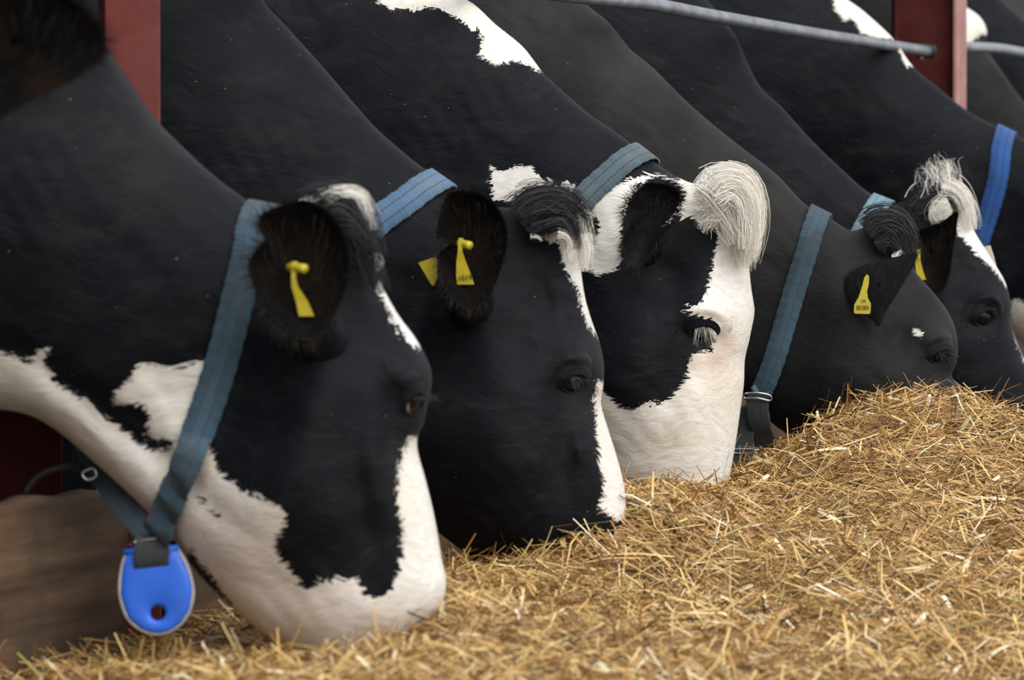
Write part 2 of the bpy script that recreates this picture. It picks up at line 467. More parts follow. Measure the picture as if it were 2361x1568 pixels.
        def spots(lst):
            f = np.zeros(len(pos))
            for (x, y, r_, am) in lst:
                f = np.maximum(f, am * np.exp(-((px[:, 0] - x) ** 2 + (px[:, 1] - y) ** 2) / r_ ** 2))
            return f
        quads = quads[:, ::-1]
        s.body = mesh_obj('body', pos, quads, mat or M_fur, s.root, True, {'patch': pf, 'brown': spots(brown), 'skin': spots(skin)})
        return s

#COWS
cow_a = Cow(4.70, 900, 8,
    top=[(0, -190), (110, -60), (190, 35), (245, 115), (295, 190), (350, 268), (420, 340), (480, 395), (535, 438), (600, 480), (660, 478), (730, 465), (790, 468), (840, 500),
         (862, 560), (870, 610), (880, 660), (910, 715), (955, 780), (985, 840), (993, 885), (985, 935), (975, 980), (957, 1015), (960, 1050), (978, 1110), (1000, 1200), (1015, 1285),
         (1027, 1345), (1015, 1400), (975, 1450), (935, 1500), (890, 1540), (820, 1560)],
    under=[(740, 1530), (640, 1478), (600, 1452), (540, 1400), (490, 1352), (440, 1295), (400, 1235), (330, 1165), (265, 1105), (205, 1052), (150, 1005), (80, 962), (0, 945), (-110, 945)],
    poll=(800, 450),
    asp=[(880, 1450, .95), (900, 1200, .85), (880, 900, .78), (600, 1250, .75), (760, 600, .52), (550, 900, .40), (350, 650, .48), (100, 500, .55)],
    brushes=[(955, 850, 70, 60, 0, .022), (945, 940, 48, 42, 0, -.012), (700, 1080, 170, 200, 30, .016), (800, 1000, 60, 150, 20, -.006), (880, 1080, 30, 130, -8, .010), (830, 1170, 28, 120, -10, -.008), (885, 750, 24, 60, -20, -.010), (740, 770, 60, 50, 0, .010),
             (800, 800, 80, 60, 40, -.008), (300, 1010, 260, 34, 38, -.012), (560, 760, 60, 220, 15, -.012)],
    label='nearest cow with a white jaw and throat and a collar with blue tag').build(
    white=[[(-100, 790), (0, 812), (60, 835), (75, 830), (100, 800), (112, 805), (100, 830), (125, 880), (190, 920), (260, 975), (330, 1030), (380, 1040), (440, 1000), (480, 1030), (500, 1085), (560, 1135),
            (600, 1150), (655, 1180), (655, 1210), (635, 1250), (640, 1290), (665, 1310), (690, 1350), (710, 1362), (745, 1335), (800, 1335), (815, 1330), (840, 1375), (880, 1385), (900, 1370),
            (925, 1300), (930, 1220), (915, 1160), (918, 1090), (930, 1040), (946, 1008), (990, 1010), (1060, 1200), (1080, 1400), (1000, 1568), (600, 1650), (300, 1300), (-100, 1000)],
           [(262, 905), (310, 870), (320, 840), (360, 840), (410, 850), (470, 830), (490, 850), (480, 960), (440, 1010), (400, 1015), (360, 1012), (335, 1000), (345, 960), (330, 935), (300, 925), (270, 928)],
           [(868, 660), (888, 700), (912, 745), (938, 785), (958, 800), (985, 800), (970, 740), (925, 670), (885, 630)]],
    black=[[(452, 1143), (465, 1146), (474, 1158), (462, 1156)], [(480, 1178), (495, 1180), (508, 1195), (492, 1192)], [(440, 1265), (480, 1320), (530, 1390), (515, 1395), (470, 1345), (430, 1290)]],
    brown=[(400, 300, 150, .5)], skin=[(250, 1030, 120, .25), (420, 1170, 120, .2), (560, 1290, 170, .35), (720, 1430, 130, .3), (870, 1470, 70, .55)])
cow_b = Cow(5.40, 1250, 11,
    top=[(520, -110), (600, 0), (652, 55), (720, 130), (790, 210), (860, 290), (930, 352), (985, 395), (1050, 440), (1110, 470), (1180, 478), (1240, 462), (1300, 465), (1340, 500), (1348, 560),
         (1338, 610), (1346, 680), (1360, 735), (1378, 790), (1390, 850), (1388, 895), (1382, 930), (1390, 965), (1412, 1030), (1430, 1090), (1440, 1145), (1440, 1220), (1410, 1290), (1350, 1330), (1270, 1345)],
    under=[(1180, 1330), (1100, 1290), (1005, 1220), (900, 1130), (800, 1050), (700, 975), (560, 890), (420, 830), (250, 800), (100, 800)],
    poll=(1270, 470),
    asp=[(1350, 1250, .9), (1330, 1050, .8), (1290, 850, .75), (1050, 1050, .7), (1200, 600, .5), (950, 750, .42), (750, 450, .48), (500, 300, .55)],
    brushes=[(1345, 820, 62, 52, 0, .020), (1320, 885, 42, 36, 0, -.012), (1150, 1040, 150, 170, 30, .016), (1290, 1040, 28, 120, 0, -.009), (1345, 1040, 22, 110, -4, .008), (1245, 700, 26, 60, -20, -.008), (1110, 710, 55, 45, 0, .010), (1200, 780, 70, 55, 40, -.008), (980, 640, 50, 200, 15, -.012)],
    label='black-cheeked cow with a thin white blaze and yellow tag in its notched ear').build(
    white=[[(1250, 545), (1290, 560), (1300, 620), (1330, 660), (1345, 720), (1362, 760), (1385, 780), (1360, 640), (1370, 520), (1320, 480), (1260, 530)],
           [(1379, 880), (1370, 925), (1376, 985), (1382, 1060), (1392, 1110), (1392, 1145), (1380, 1170), (1420, 1200), (1480, 1200), (1460, 1000), (1400, 880)]],
    brown=[(1360, 800, 60, .3), (1330, 940, 40, .35), (1010, 950, 60, .3)])
cow_c = Cow(6.10, 1550, 22,
    top=[(940, -110), (1020, -30), (1085, 5), (1135, 52), (1200, 105), (1242, 160), (1290, 205), (1350, 258), (1400, 292), (1450, 328), (1510, 375), (1560, 408), (1605, 424), (1650, 415), (1700, 410), (1735, 450),
         (1738, 520), (1722, 590), (1724, 650), (1727, 720), (1720, 785), (1708, 830), (1706, 880), (1697, 950), (1690, 1010), (1682, 1065), (1670, 1135), (1650, 1190), (1600, 1230)],
    under=[(1520, 1225), (1440, 1165), (1340, 1065), (1250, 980), (1150, 900), (1020, 810), (880, 730), (700, 690), (520, 680)],
    poll=(1640, 425),
    asp=[(1620, 1130, .85), (1620, 960, .8), (1600, 780, .74), (1450, 950, .7), (1560, 560, .5), (1300, 650, .42), (1150, 350, .48), (900, 250, .55)],
    brushes=[(1640, 720, 58, 42, 20, .018), (1618, 770, 36, 30, 0, -.012), (1470, 880, 120, 150, 30, .015), (1540, 650, 55, 60, 20, -.01), (1600, 960, 40, 110, 10, .007), (1560, 880, 30, 100, 10, -.006), (1330, 540, 50, 180, 15, -.01)],
    label='cow with white face, black cheek patch and large cream topknot').build(
    white=[[(860, 0), (900, 22), (950, 22), (1000, 15), (1040, 30), (1080, 60), (1115, 90), (1105, 125), (1140, 150), (1180, 140), (1215, 150), (1240, 162), (1290, 160), (1200, 60), (1100, -40), (860, -40)],
           [(1130, 385), (1160, 395), (1190, 385), (1225, 383), (1250, 410), (1285, 425), (1310, 415), (1330, 440), (1350, 470), (1300, 500), (1250, 500), (1215, 485), (1180, 465), (1135, 458)],
           [(1350, 490), (1380, 450), (1430, 420), (1480, 402), (1520, 405), (1560, 415), (1580, 410), (1640, 360), (1800, 360), (1800, 900), (1750, 1300), (1400, 1300), (1385, 900), (1400, 915), (1430, 938), (1455, 945),
            (1490, 930), (1530, 930), (1560, 905), (1585, 870), (1590, 830), (1600, 812), (1640, 810), (1652, 770), (1640, 740), (1600, 722), (1576, 718), (1585, 705), (1620, 700), (1635, 660), (1640, 620), (1652, 560),
            (1655, 525), (1640, 515), (1620, 520), (1600, 498), (1560, 500), (1520, 520), (1430, 540), (1430, 620), (1380, 635), (1345, 620), (1345, 560)]],
    black=[[(1440, 470), (1470, 430), (1520, 402), (1560, 420), (1582, 440), (1565, 490), (1545, 510), (1500, 560), (1440, 610), (1430, 560)], [(1348, 500), (1375, 495), (1385, 515), (1370, 560), (1350, 590), (1345, 540)]],
    skin=[(1665, 790, 30, .6), (1640, 735, 22, .6), (1600, 830, 30, .35), (1650, 830, 30, .5)])
cow_d = Cow(6.85, 2050, 9,
    top=[(1250, -110), (1340, 0), (1400, 50), (1450, 112), (1500, 152), (1600, 250), (1700, 332), (1790, 402), (1855, 470), (1910, 500), (1960, 532), (2000, 520), (2040, 512), (2080, 540), (2098, 590), (2112, 628),
         (2150, 672), (2188, 722), (2205, 772), (2207, 830), (2192, 868), (2205, 880), (2235, 920), (2290, 985), (2330, 1060), (2330, 1130), (2290, 1170), (2220, 1180)],
    under=[(2140, 1160), (2040, 1110), (1930, 1060), (1830, 1010), (1760, 960), (1700, 905), (1600, 820), (1450, 700), (1300, 640), (1100, 620)],
    poll=(2060, 515),
    asp=[(2280, 1080, .85), (2220, 980, .8), (2130, 830, .78), (2020, 960, .7), (2000, 650, .55), (1800, 700, .45), (1600, 400, .5)],
    brushes=[(2175, 780, 48, 36, 0, .018), (2162, 818, 34, 28, 0, -.010), (1980, 900, 120, 120, 20, .015), (2070, 780, 40, 50, 20, -.012), (1960, 700, 70, 70, 0, .01)],
    label='charcoal cow with small white spot above its eye and yellow tag outside its ear').build(
    white=[[(2104, 758), (2112, 755), (2128, 772), (2122, 778), (2108, 770)]],
    brown=[(1700, 400, 260, 1.0), (1450, 120, 200, 1.0), (2180, 760, 60, .6), (1950, 600, 160, .5), (2100, 900, 60, .5), (1250, 50, 200, 1.0), (2030, 650, 80, .8)], mat=M_fur_brown)
cow_e = Cow(7.55, 2200, 12,
    top=[(1400, -150), (1560, -60), (1680, 60), (1745, 190), (1800, 245), (1870, 322), (1935, 385), (2000, 442), (2060, 470), (2100, 455), (2150, 430), (2200, 430), (2232, 480), (2245, 530), (2280, 588),
         (2316, 648), (2329, 700), (2330, 745), (2345, 790), (2370, 850), (2405, 930), (2430, 1000), (2420, 1060), (2370, 1090)],
    under=[(2290, 1080), (2190, 1020), (2080, 940), (1980, 860), (1880, 780), (1750, 690), (1600, 600), (1400, 520)],
    poll=(2160, 440),
    asp=[(2400, 1000, .85), (2350, 900, .8), (2260, 730, .78), (2180, 880, .7), (2150, 560, .55), (1950, 650, .45), (1800, 350, .5)],
    brushes=[(2290, 690, 44, 34, 0, .018), (2268, 735, 30, 26, 0, -.010), (2180, 830, 100, 110, 20, .015), (2215, 640, 40, 40, 20, -.008)],
    res=.008, label='cow with a spiky black and white topknot, standing behind the charcoal cow').build(
    white=[[(2140, 480), (2160, 455), (2175, 420), (2200, 400), (2260, 450), (2270, 540), (2300, 600), (2340, 660), (2325, 665), (2290, 620), (2250, 585), (2215, 545), (2195, 510), (2160, 512)],
           [(2334, 735), (2345, 790), (2361, 830), (2400, 900), (2500, 900), (2400, 740)]], res=.0075)
cow_f = Cow(8.55, 2300, 13,
    top=[(1700, -200), (1850, -110), (1930, -20), (1990, 25), (2060, 90), (2100, 148), (2160, 200), (2230, 255), (2290, 288), (2360, 320), (2430, 350), (2490, 345), (2530, 400), (2560, 500), (2600, 600), (2640, 720), (2700, 900), (2680, 960)],
    under=[(2600, 960), (2500, 900), (2400, 830), (2300, 740), (2200, 660), (2080, 580), (1950, 500), (1750, 430)],
    poll=(2450, 350),
    asp=[(2650, 880, .85), (2540, 620, .78), (2470, 780, .7), (2440, 450, .55), (2300, 500, .45), (2100, 300, .5)],
    brushes=[(2560, 600, 40, 34, 0, .018), (2450, 700, 90, 100, 20, .015)],
    label='cow with a bright blue collar and white withers beside the far red post').build(
    white=[[(1915, -30), (1925, 20), (1945, 45), (1965, 40), (1985, 75), (2030, 90), (2060, 90), (2075, 120), (2090, 155), (2120, 150), (2060, 40), (2000, -40)],
           [(2332, 690), (2350, 690), (2420, 740), (2500, 900), (2300, 900), (2330, 760)]], res=.0085)
cow_g = Cow(9.95, 2400, 14,
    top=[(1950, -200), (2080, -100), (2150, -20), (2225, 15), (2262, 42), (2276, 75), (2270, 105), (2310, 165), (2361, 235), (2430, 300), (2500, 360), (2560, 380), (2600, 450), (2650, 600), (2720, 800), (2700, 850)],
    under=[(2620, 840), (2500, 760), (2350, 640), (2250, 560), (2100, 480), (1950, 420)],
    poll=(2530, 370),
    asp=[(2680, 780, .85), (2600, 600, .78), (2500, 480, .55), (2350, 420, .45), (2200, 250, .5)],
    brushes=[], label='dark cow with a cream patch on its withers, just beyond the far red post').build(
    white=[[(2190, -20), (2230, 5), (2285, 40), (2285, 85), (2262, 78), (2245, 95), (2215, 120), (2180, 100)]], brown=[(2300, 200, 120, .8)], res=.0095, mat=M_fur_brown)
cow_h = Cow(11.1, 2500, 15,
    top=[(2050, -300), (2180, -160), (2260, -60), (2310, 0), (2361, 45), (2430, 110), (2520, 190), (2600, 260), (2660, 290), (2700, 360), (2740, 500), (2800, 700), (2780, 740)],
    under=[(2700, 740), (2600, 660), (2480, 560), (2350, 480), (2200, 400), (2050, 340)],
    poll=(2620, 280),
    asp=[(2760, 680, .85), (2700, 500, .78), (2600, 400, .55), (2450, 320, .45)],
    brushes=[], label='farthest black cow, its neck seen in the top right corner').build(res=.012)
cow_z = Cow(4.02, -60, 12,
    top=[(-900, -420), (-700, -330), (-520, -230), (-380, -130), (-250, -60), (-150, -60), (-80, 40), (-50, 200), (-40, 350), (-60, 480), (-50, 700), (-40, 950), (-60, 1050), (-130, 1110), (-220, 1120)],
    under=[(-340, 1050), (-450, 930), (-560, 800), (-700, 700), (-880, 640), (-1000, 640)],
    poll=(-200, -60),
    asp=[(-160, 1000, .9), (-160, 800, .85), (-150, 450, .78), (-400, 750, .7), (-250, 100, .5), (-500, 350, .42)],
    brushes=[], label='cow of which only a big dark ear shows in the top left corner').build(res=.012)

#PILE
class Pile:
    pts = [(150, 1568, 4.30), (500, 1500, 4.5), (400, 1470, 4.9), (350, 1560, 4.55), (520, 1425, 5.0), (800, 1568, 4.0), (900, 1478, 4.45), (640, 1500, 4.75), (760, 1530, 4.6), (975, 1415, 4.62), (230, 1500, 4.75), (-100, 1640, 4.3), (-100, 1560, 4.6),
           (1032, 1345, 4.8), (1030, 1300, 5.2), (1200, 1275, 5.35), (1300, 1205, 5.32), (1350, 1170, 5.34), (1405, 1130, 5.38), (1445, 1090, 5.5), (1440, 1085, 5.9), (1550, 1115, 5.9), (1660, 1130, 5.95), (1700, 1085, 6.3),
           (1780, 1035, 6.4), (1850, 1000, 6.45), (1900, 975, 6.5), (1960, 945, 6.5), (2030, 915, 6.5), (2120, 900, 6.5), (2250, 920, 6.5), (2361, 955, 6.5), (2500, 990, 6.5),
           (1500, 1300, 5.3), (1500, 1450, 4.7), (1500, 1568, 4.3), (1750, 1200, 5.65), (1850, 1080, 6.0), (2100, 1000, 6.15), (2300, 1050, 6.05), (2000, 1150, 5.7), (2000, 1300, 5.2), (2000, 1450, 4.75), (2000, 1568, 4.4), (2361, 1200, 5.6),
           (2361, 1400, 5.0), (2361, 1568, 4.55), (2500, 1200, 5.6), (1200, 1400, 4.85), (1200, 1568, 4.15), (900, 1568, 4.0), (600, 1568, 4.15), (1250, 1330, 5.1)]
    wpts = [(0.15, 3.4, .36), (-.3, 3.5, .33), (.6, 3.6, .34), (1.2, 3.8, .3), (-.6, 4.0, .3), (0.5, 6.6, .40), (0.9, 7.1, .42), (1.3, 7.3, .40), (.1, 5.9, .36), (-.2, 5.4, .33), (1.6, 6.9, .5), (1.4, 5.5, .33), (1.1, 4.6, .28), (0.3, 6.4, .38), (1.9, 6.0, .3), (1.5, 8.2, .36), (2.4, 8.4, .3)]
    def __init__(s):
        P = np.array([at(*p) for p in s.pts] + [np.array(p) for p in s.wpts]); s.P = P
        A = P[:, :2]; r = np.linalg.norm(A[:, None] - A[None], axis=2)
        n = len(P); K = s.k(r) + np.eye(n) * 0.004
        Pm = np.c_[np.ones(n), A]; M = np.block([[K, Pm], [Pm.T, np.zeros((3, 3))]])
        s.w = np.linalg.solve(M, np.r_[P[:, 2] - np.r_[np.full(len(s.pts), .030), np.zeros(len(s.wpts))], 0, 0, 0])
    def k(s, r): return np.where(r > 1e-9, r * r * np.log(np.maximum(r, 1e-9)), 0)
    def z(s, x, y):
        x = np.asarray(x, float); y = np.asarray(y, float); o = s.w[-3] + s.w[-2] * x + s.w[-1] * y
        for (a, b, _), w_ in zip(s.P, s.w[:-3]): o = o + w_ * s.k(np.hypot(x - a, y - b))
        return o + .006 * np.sin(x * 31 + 2 * np.sin(y * 13)) * np.sin(y * 27 + x * 9) + .005 * np.sin(x * 61 - y * 43 + 1.7) * np.sin(y * 57 + x * 21)
pile = Pile()

def straw_mat():
    m, t, b = new_mat('dry_straw'); g = NT(t)
    a = g.n('ShaderNodeAttribute', attribute_name='shade').outputs['Fac']
    c = g.ramp(a, [(0, (0.07, 0.030, 0.012)), (.20, (0.27, 0.13, 0.036)), (.48, (0.55, 0.32, 0.10)), (.8, (0.84, 0.59, 0.26)), (.93, (0.30, 0.27, 0.07)), (1, (0.86, 0.74, 0.50))])
    g.l(c, b.inputs['Base Color']); b.inputs['Roughness'].default_value = 0.5; b.inputs['Specular IOR Level'].default_value = 0.35
    return m
M_straw = straw_mat()
M_under = simple('matted_straw', (0.06, 0.032, 0.012), 0.95, var=.5, vscale=60, bump=.5)

def build_straw():
    root = empty('straw_heap', (0.6, 5.0, 0.0)); prop(root, 'long heap of chopped golden straw feed lying in front of the cows', 'straw', kind='stuff')
    xs = np.arange(-.95, 2.6, .03); ys = np.arange(3.3, 8.8, .03)
    X, Y = np.meshgrid(xs, ys, indexing='ij'); Z = pile.z(X, Y)
    # the aisle side falls away; the barrier side ends at the board
    Z = np.clip(Z, .05, .75) - .012
    V = np.stack([X - .6, Y - 5.0, Z], -1).reshape(-1, 3); n1, n2 = X.shape
    ii, jj = np.meshgrid(np.arange(n1 - 1), np.arange(n2 - 1), indexing='ij'); a = (ii * n2 + jj).ravel()
    F = np.stack([a, a + n2, a + n2 + 1, a + 1], -1)
    xb = lambda y: ((4570 - 21554.0 / y) - 1180.5) / 9000 * y      # the boards' line
    F = F[(X > xb(Y) + .03).ravel()[F].all(1)]
    prop(mesh_obj('matted_base', V, F, M_under, root), kind='stuff')
    # strands, sown over the whole heap, thickest where the photograph looks at it
    N = 340000
    x = rng.uniform(-.9, 2.5, N * 3); y = rng.uniform(3.35, 8.6, N * 3)
    z = np.clip(pile.z(x, y), .05, .75)
    px = to_px(np.stack([x, y, z], -1))
    vis = (px[:, 0] > -80) & (px[:, 0] < 2440) & (px[:, 1] < 1640) & (y < 7.2)
    keep = np.nonzero((vis | (rng.random(N * 3) < .04)) & (x > xb(y) + .03))[0][:N]
    x, y, z = x[keep], y[keep], z[keep]; n = len(x)
    kind = rng.random(n)
    L = np.where(kind < .60, rng.uniform(.014, .050, n), rng.uniform(.038, .10, n))
    Wd = np.where(kind < .60, rng.uniform(.0003, .0010, n), rng.uniform(.0005, .0018, n))
    big = rng.random(n) < .010; L[big] = rng.uniform(.035, .06, big.sum()); Wd[big] = rng.uniform(.003, .0045, big.sum())
    e = .02; gxn = (pile.z(x + e, y) - pile.z(x - e, y)) / (2 * e); gyn = (pile.z(x, y + e) - pile.z(x, y - e)) / (2 * e)
    nrm = np.stack([-gxn, -gyn, np.ones(n)], -1); nrm /= np.linalg.norm(nrm, axis=1)[:, None]
    th = rng.normal(-.35, .75, n) ; th = np.where(rng.random(n) < .35, rng.uniform(0, math.pi, n), th)
    d = np.stack([np.cos(th), np.sin(th), np.zeros(n)], -1); d -= nrm * (d * nrm).sum(1)[:, None]; d /= np.linalg.norm(d, axis=1)[:, None]
    tilt = rng.normal(0, .24, n); stick = rng.random(n) < .015; tilt[stick] = rng.uniform(.5, 1.2, stick.sum()) 
    d = d * np.cos(tilt)[:, None] + nrm * np.sin(tilt)[:, None]
    side = np.cross(d, nrm); side /= np.linalg.norm(side, axis=1)[:, None]; up = np.cross(side, d)
    roll = rng.normal(0, .5, n); side = side * np.cos(roll)[:, None] + up * np.sin(roll)[:, None]; up = np.cross(side, d)
    base = np.stack([x, y, z], -1) + nrm * (rng.uniform(-.012, .016, n) + np.abs(np.sin(tilt)) * L * .35)[:, None]
    bow = rng.normal(0, .10, n) * L
    hd = rng.uniform(.2, .7, n) * Wd   # folded blades: stations of three points; the long ones bend
    sh = np.clip(rng.normal(.44, .26, n), 0, .82); sh = np.where(rng.random(n) < .04, .92, sh); sh = np.where((rng.random(n) < .035) | (big & (rng.random(n) < .7)), 1.0, sh)
    sh = np.where((Wd < .0009) & (rng.random(n) < .5), rng.uniform(0, .3, n), sh)
    def mk(sel, ts):
        m = len(sel); k = len(ts); V = np.empty((m, 3 * k, 3))
        for q, tt in enumerate(ts):
            tt = np.broadcast_to(tt, (m,)); bw = (bow[sel] * (1 - 4 * tt * tt))[:, None]; c = base[sel] + d[sel] * (L[sel] * tt)[:, None] + up[sel] * bw + side[sel] * bw * .7
            wk = Wd[sel] * (1.0 if abs(tt[0]) < .4 else .75)
            V[:, q * 3] = c - side[sel] * wk[:, None]; V[:, q * 3 + 1] = c + up[sel] * hd[sel][:, None]; V[:, q * 3 + 2] = c + side[sel] * wk[:, None]
        b = np.arange(m)[:, None] * 3 * k; F = np.concatenate([b + np.array([q * 3 + e_, q * 3 + e_ + 1, q * 3 + e_ + 4, q * 3 + e_ + 3]) for q in range(k - 1) for e_ in (0, 1)])
        return V.reshape(-1, 3), F, np.repeat(sh[sel], 3 * k)
    lng = np.nonzero(L > .042)[0]; srt = np.nonzero(L <= .042)[0]
    V1, F1, S1 = mk(lng, (-.5, rng.uniform(-.15, .15, len(lng)), .5)); V2, F2, S2 = mk(srt, (-.5, .5))
    prop(mesh_obj('straw', np.concatenate([V1, V2]) - np.array([.6, 5.0, 0]), np.concatenate([F1, F2 + len(V1)]), M_straw, root, False, {'shade': np.concatenate([S1, S2])}), kind='stuff')
build_straw()

#DETAILS
def coat(cow, n, length=.011, width=.00042, neck=True):
    me = cow.body.data; nv = len(me.vertices); co = np.empty(nv * 3, np.float32); me.vertices.foreach_get('co', co); co = co.reshape(-1, 3).astype(float)
    q = np.empty(len(me.loops), np.int32); me.loops.foreach_get('vertex_index', q); q = q.reshape(-1, 4)
    no = np.empty(nv * 3, np.float32); me.vertices.foreach_get('normal', no); no = no.reshape(-1, 3).astype(float)
    pa = np.empty(nv, np.float32); me.attributes['patch'].data.foreach_get('value', pa)
    ctr = co[q].mean(1); fn = no[q].mean(1); px = to_px(cow.world(ctr))
    vw = cow.world(ctr) - np.array([0, 0, CAMZ]); vw /= np.linalg.norm(vw, axis=1)[:, None]
    fw = fn[:, 0:1] * cow.f + fn[:, 1:2] * cow.r + fn[:, 2:3] * np.array([0, 0, 1]); face = -(fw * vw).sum(1)
    ok = (face > -.12) & (px[:, 0] > -20) & (px[:, 0] < 2380) & (px[:, 1] > -20) & (px[:, 1] < 1560)
    area = np.linalg.norm(np.cross(co[q[:, 2]] - co[q[:, 0]], co[q[:, 3]] - co[q[:, 1]]), axis=1) * ok * (1 + 1.6 * (face < .25) + 1.4 * (np.abs(pa[q].mean(1)) < .012) + .8 * (pa[q].mean(1) > 0))
    f = rng.choice(len(q), n, p=area / area.sum()); a, b = rng.random(n)[:, None], rng.random(n)[:, None]; Q = q[f]
    def lerp(A): return (A[Q[:, 0]] * (1 - a) + A[Q[:, 1]] * a) * (1 - b) + (A[Q[:, 3]] * (1 - a) + A[Q[:, 2]] * a) * b
    P = lerp(co); N = lerp(no); N /= np.linalg.norm(N, axis=1)[:, None]; pt = lerp(pa[:, None].astype(float))[:, 0]
    # lie of the coat: back along the neck, down the face, with slow whorls
    fu = np.clip((P[:, 0] - (cow.pu - .04)) / .12, 0, 1)
    ang = math.pi * (1.04 + .33 * fu) + .45 * np.sin(P[:, 0] * 23 + P[:, 2] * 17) + .35 * np.sin(P[:, 2] * 41 - P[:, 0] * 13 + cow.D) + rng.normal(0, .16, n)
    dr = np.stack([np.cos(ang), np.zeros(n), np.sin(ang)], -1); dr -= N * (dr * N).sum(1)[:, None]; dr /= np.linalg.norm(dr, axis=1)[:, None]
    L = length * rng.uniform(.5, 1.15, n)[:, None]; sd_ = np.cross(dr, N); wd = width * rng.uniform(.6, 1.2, n)[:, None] * .5
    pts = [P - N * .0008, P + dr * L * .5 + N * L * .12, P + dr * L + N * L * .16]
    V = np.stack([pts[0] - sd_ * wd, pts[0] + sd_ * wd, pts[1] - sd_ * wd * .8, pts[1] + sd_ * wd * .8, pts[2]], 1)
    wh = pt + rng.normal(0, .0022, n) + .004 * np.sin(P[:, 2] * 260 + P[:, 0] * 40) > 0
    dk = M_hair_coat; sh = np.where(wh, rng.uniform(.2, 1, n), rng.random(n)); bi = np.arange(n)[:, None] * 5
    F = np.concatenate([bi + np.array([0, 1, 3]), bi + np.array([0, 3, 2]), bi + np.array([2, 3, 4])]); mi = np.tile(wh.astype(int), 3)
    o = mesh_obj('coat_hair', V.reshape(-1, 3), F, None, cow.root, True, {'shade': np.repeat(sh, 5)}, mats=[dk, M_hair_whitecoat], matidx=mi)
    prop(o, kind='stuff')
M_hair_coat = hair_material('black_coat_hair', [(0.0018, 0.0021, 0.003), (0.0075, 0.0083, 0.011)], 0.5, 0.14)
M_hair_whitecoat = hair_material('white_coat_hair', [(0.60, 0.55, 0.46), (0.82, 0.79, 0.74), (0.88, 0.87, 0.85)], 0.55, 0.25)
coat(cow_a, 46000); coat(cow_b, 44000); coat(cow_c, 60000); coat(cow_d, 30000); coat(cow_e, 22000, width=.0005); coat(cow_f, 9000, length=.014, width=.0008); coat(cow_g, 4000, length=.014, width=.0009)
M_lid = M_fur
M_ear_in = simple('ear_lining', (0.0035, 0.0028, 0.0024), 0.95, spec=.1, var=.3, vscale=30, dirt=(0.016, 0.007, 0.003), dscale=14, dlo=.52, dhi=.75)
M_yellow = simple('yellow_plastic', (0.50, 0.40, 0.025), 0.42, var=.12, vscale=60, dirt=(0.30, 0.22, 0.02), dscale=60, dlo=.55, dhi=.8)
M_ink = simple('black_ink', (0.03, 0.025, 0.01), 0.6)
M_steel = simple('galvanised_steel', (0.22, 0.23, 0.25), 0.42, 0.35, var=.25, vscale=25, bump=.15, bscale=90, dirt=(0.10, 0.09, 0.08), dscale=20, dlo=.55, dhi=.75)
M_clasp = simple('bright_metal', (0.55, 0.55, 0.55), 0.25, 0.9, var=.1)
M_rubber = simple('black_rubber', (0.012, 0.012, 0.013), 0.5)
M_blue = simple('blue_plastic', (0.035, 0.16, 0.78), 0.38, var=.1, vscale=20, dirt=(0.035, 0.09, 0.34), dscale=22, dlo=.5, dhi=.8)
M_rim = simple('pale_rubber_rim', (0.42, 0.40, 0.37), 0.5, var=.15)

def eye_material():
    m, t, b = new_mat('eye'); g = NT(t)
    a = g.n('ShaderNodeAttribute', attribute_name='iris').outputs['Fac']
    c = g.ramp(a, [(0.0, (0.42, 0.25, 0.24)), (.70, (0.36, 0.25, 0.27)), (.745, (0.02, 0.012, 0.009)), (.79, (0.006, 0.005, 0.006)), (1, (0.003, 0.003, 0.005))])
    g.l(c, b.inputs['Base Color']); b.inputs['Roughness'].default_value = 0.10; b.inputs['Specular IOR Level'].default_value = 0.28
    return m
M_eyeball = eye_material()

def ribbons(name, strands, widths, shades, mat, parent):
    """many thin hair strips in one mesh; strands (n, k, 3)"""
    St = np.asarray(strands, float); n, k, _ = St.shape
    T = np.gradient(St, axis=1); T /= np.maximum(np.linalg.norm(T, axis=2, keepdims=True), 1e-9)
    view = np.array([0.0, -1.0, 0.0]) + rng.normal(0, .35, (n, 1, 3))
    side = np.cross(T, view); side /= np.maximum(np.linalg.norm(side, axis=2, keepdims=True), 1e-9)
    taper = np.linspace(1, .25, k)[None, :, None] * np.asarray(widths)[:, None, None] / 2
    V = np.stack([St - side * taper, St + side * taper], 2).reshape(-1, 3)
    b = (np.arange(n)[:, None] * k + np.arange(k - 1)[None]).ravel() * 2
    F = np.stack([b, b + 1, b + 3, b + 2], -1)
    o = mesh_obj(name, V, F, mat, parent, True, {'shade': np.repeat(np.asarray(shades), 2 * k)})
    return o

